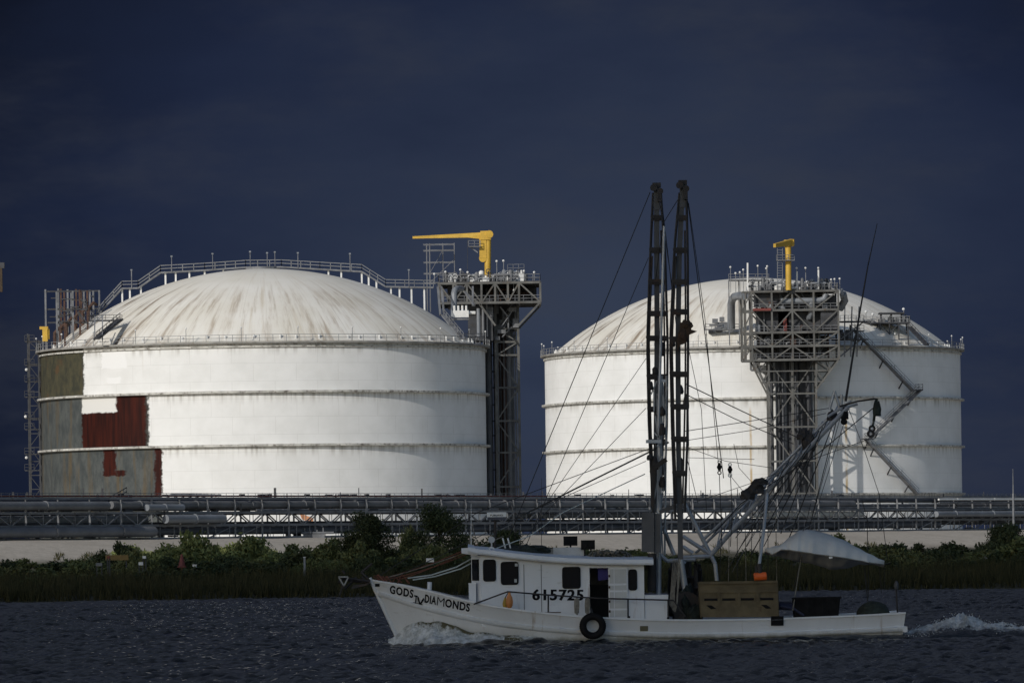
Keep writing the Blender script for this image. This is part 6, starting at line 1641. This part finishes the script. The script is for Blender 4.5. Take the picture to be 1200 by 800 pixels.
def foam_obj(name, rows, fo, mat, drops, label):
    """rows: grid of points; fo: foam amount per grid point; drops: loose spray"""
    m_ = len(rows[0]); V = [p for r_ in rows for p in r_]; Fc = [(i*m_+j, (i+1)*m_+j, (i+1)*m_+j+1, i*m_+j+1) for i in range(len(rows)-1) for j in range(m_-1)]
    A = [x for r_ in fo for x in r_]
    for (p, r_) in drops:
        b0 = len(V); V += [p+Vector(q)*r_ for q in ((1, 0, 0), (-1, 0, 0), (0, 1, 0), (0, -1, 0), (0, 0, 1.3), (0, 0, -1.3))]; A += [1.0]*6
        Fc += [tuple(b0+i for i in q) for q in ((0, 2, 4), (2, 1, 4), (1, 3, 4), (3, 0, 4), (2, 0, 5), (1, 2, 5), (3, 1, 5), (0, 3, 5))]
    o_ = V[0].copy(); o_.z = 0
    me = bpy.data.meshes.new(name); me.from_pydata([tuple(p-o_) for p in V], [], Fc); me.materials.append(mat)
    at = me.attributes.new('foam', 'FLOAT', 'POINT'); at.data.foreach_set('value', np.array(A, np.float32))
    me.polygons.foreach_set('use_smooth', [True]*len(me.polygons))
    o = bpy.data.objects.new(name, me); C.objects.link(o); o.location = o_; o['kind'] = 'stuff'; o['label'] = label; o['category'] = 'foam'
WHITE = (.74, .75, .74)
m_bw = foam_mat('bow_wave_water', WHITE, (.095, .085, .040), .38, .62)
m_wk = foam_mat('wake_foam', WHITE, (.018, .022, .028), .38, .75)
bow_top = curve([(448, 752), (458, 748), (466, 743), (474, 735), (482, 729), (492, 726.5), (508, 728), (528, 731), (545, 736), (560, 740.5), (580, 742), (600, 744), (630, 746.5), (660, 749), (700, 751), (740, 753), (790, 754), (830, 753)])
rows, fo, drops = [], [], []
rd = random.Random(2); NJ = 44
for i in range(420):
    px = lerp(452, 800, i/419); x = P(px, 745, YN-.8).x; zt = max(.03, P(px, bow_top(px), YN-.7).z)
    wdt = float(np.interp(px, [452, 480, 500, 600, 830], [.35, 1.2, 1.8, 1.4, .6]))
    hyy = YC+hull_y(max(xw0+.01, x), .35)+.05
    row, fr = [], []; big = 1 if px < 640 else .45
    for j in range(NJ):
        v = j/(NJ-1); y = hyy-wdt*v
        prof = (1-v)**1.15 if v > .18 else .82+.18*math.sin(v/.18*math.pi/2)
        q = Vector((x*1.0, y*1.3, 1)); tb = 0; am = 1; fq = 1.6
        for o_ in range(5): tb += am*abs(mnoise.noise(q*fq+Vector((o_*3.3, 0, 0)))); am *= .58; fq *= 2.1
        tb = 1.0-1.15*tb                    # billowy crests
        wv = sst(.08, .30, v)*(1 if px < 575 else .7) if px < 660 else .5
        z = zt*prof*(1+.30*mnoise.noise(Vector((x*1.4, y*1.2, 5))))+.14*big*tb*wv*(1-v*.6)-.04+.4*wave_h(x, y)*v
        yo = y-.10*big*tb*wv
        if v > .93: z -= .12
        row.append(Vector((x+.05*tb*wv, yo, z)))
        body = float(np.interp(px, [452, 470, 490, 540, 560, 620, 700, 800], [.9, .55, .10, .0, .12, .5, .40, .2]))
        k = lerp(body, .80, sst(.08, .30, v)) if px < 590 else lerp(body, .25, v)
        fr.append(k+.22*tb-(.9 if v > .92 and px > 600 else 0))
        if rd.random() < .035*(1.6 if px < 620 else .2) and (v > .25 or px < 490): drops.append((Vector((x+rd.uniform(-.3, .1), yo+rd.uniform(-.2, .1), z+rd.random()**2*.16)), rd.uniform(.005, .016)))
    rows.append(row); fo.append(fr)
foam_obj('bow_wave', rows, fo, m_bw, drops, 'white and murky brown bow wave curling along the hull')
stern_top = curve([(1040, 749), (1056, 746), (1068, 741), (1080, 737.5), (1092, 734), (1105, 729), (1118, 724), (1128, 722), (1140, 725.5), (1155, 730), (1175, 733), (1200, 735), (1260, 739), (1330, 747)])
rows, fo, drops = [], [], []
for i in range(330):
    px = lerp(1045, 1320, i/329); y0 = YC-1.0; x = P(px, 745, y0).x; zt = max(.02, P(px, stern_top(px), y0-.2).z*.9)
    row, fr = [], []
    for j in range(38):
        v = j/37*2-1; y = y0-v*2.4
        prof = max(0, 1-abs(v)**1.3)
        lump_ = .55*mnoise.noise(Vector((x*1.5, y*1.9, 7)))+.4*mnoise.noise(Vector((x*4.4, y*4.4, 8)))+.25*mnoise.noise(Vector((x*12, y*12, 9)))
        q = Vector((x, y*1.3, 4)); tb = 0; am = 1; fq = 1.4
        for o_ in range(5): tb += am*abs(mnoise.noise(q*fq+Vector((o_*3.3, 0, 0)))); am *= .58; fq *= 2.1
        tb = 1-1.15*tb
        z = zt*prof*(1+.45*lump_)+.16*tb*prof**.5+wave_h(x, y)*.8*(1-prof)+.02-(.12 if abs(v) > .92 else 0)
        row.append(Vector((x, y, z)))
        fr.append(lerp(.05, float(np.interp(px, [1045, 1072, 1125, 1200, 1320], [.45, .75, 1.0, .85, .6])), prof))
        if prof > .3 and rd.random() < .16: drops.append((Vector((x+rd.uniform(-.15, .15), y, z+rd.random()**2*.30*zt/.8)), rd.uniform(.006, .024)))
    rows.append(row); fo.append(fr)
foam_obj('stern_wake', rows, fo, m_wk, drops, 'white foaming stern wake trailing to the right')
rows, fo, drops = [], [], []
for i in range(200):
    px = lerp(800, 1062, i/199); x = P(px, 745, YN-.3).x; hyy = YC+hull_y(min(x, xw1), .1)+.05
    row, fr = [], []
    for j in range(10):
        v = j/9; y = hyy-.9*v
        z = .10*(1-v)*(1+.9*mnoise.noise(Vector((x*1.3, y*2, 4))))+wave_h(x, y)*v+.03-(.12 if v > .9 else 0)+.09*math.sin(math.pi*v)*sst(860, 940, px)
        row.append(Vector((x, y, z))); fr.append(.30+.45*mnoise.noise(Vector((x*.9, y*1.5, 2)))-.4*v)
    rows.append(row); fo.append(fr)
foam_obj('hull_ripple', rows, fo, m_wk, drops, 'thin broken foam line along the aft hull')
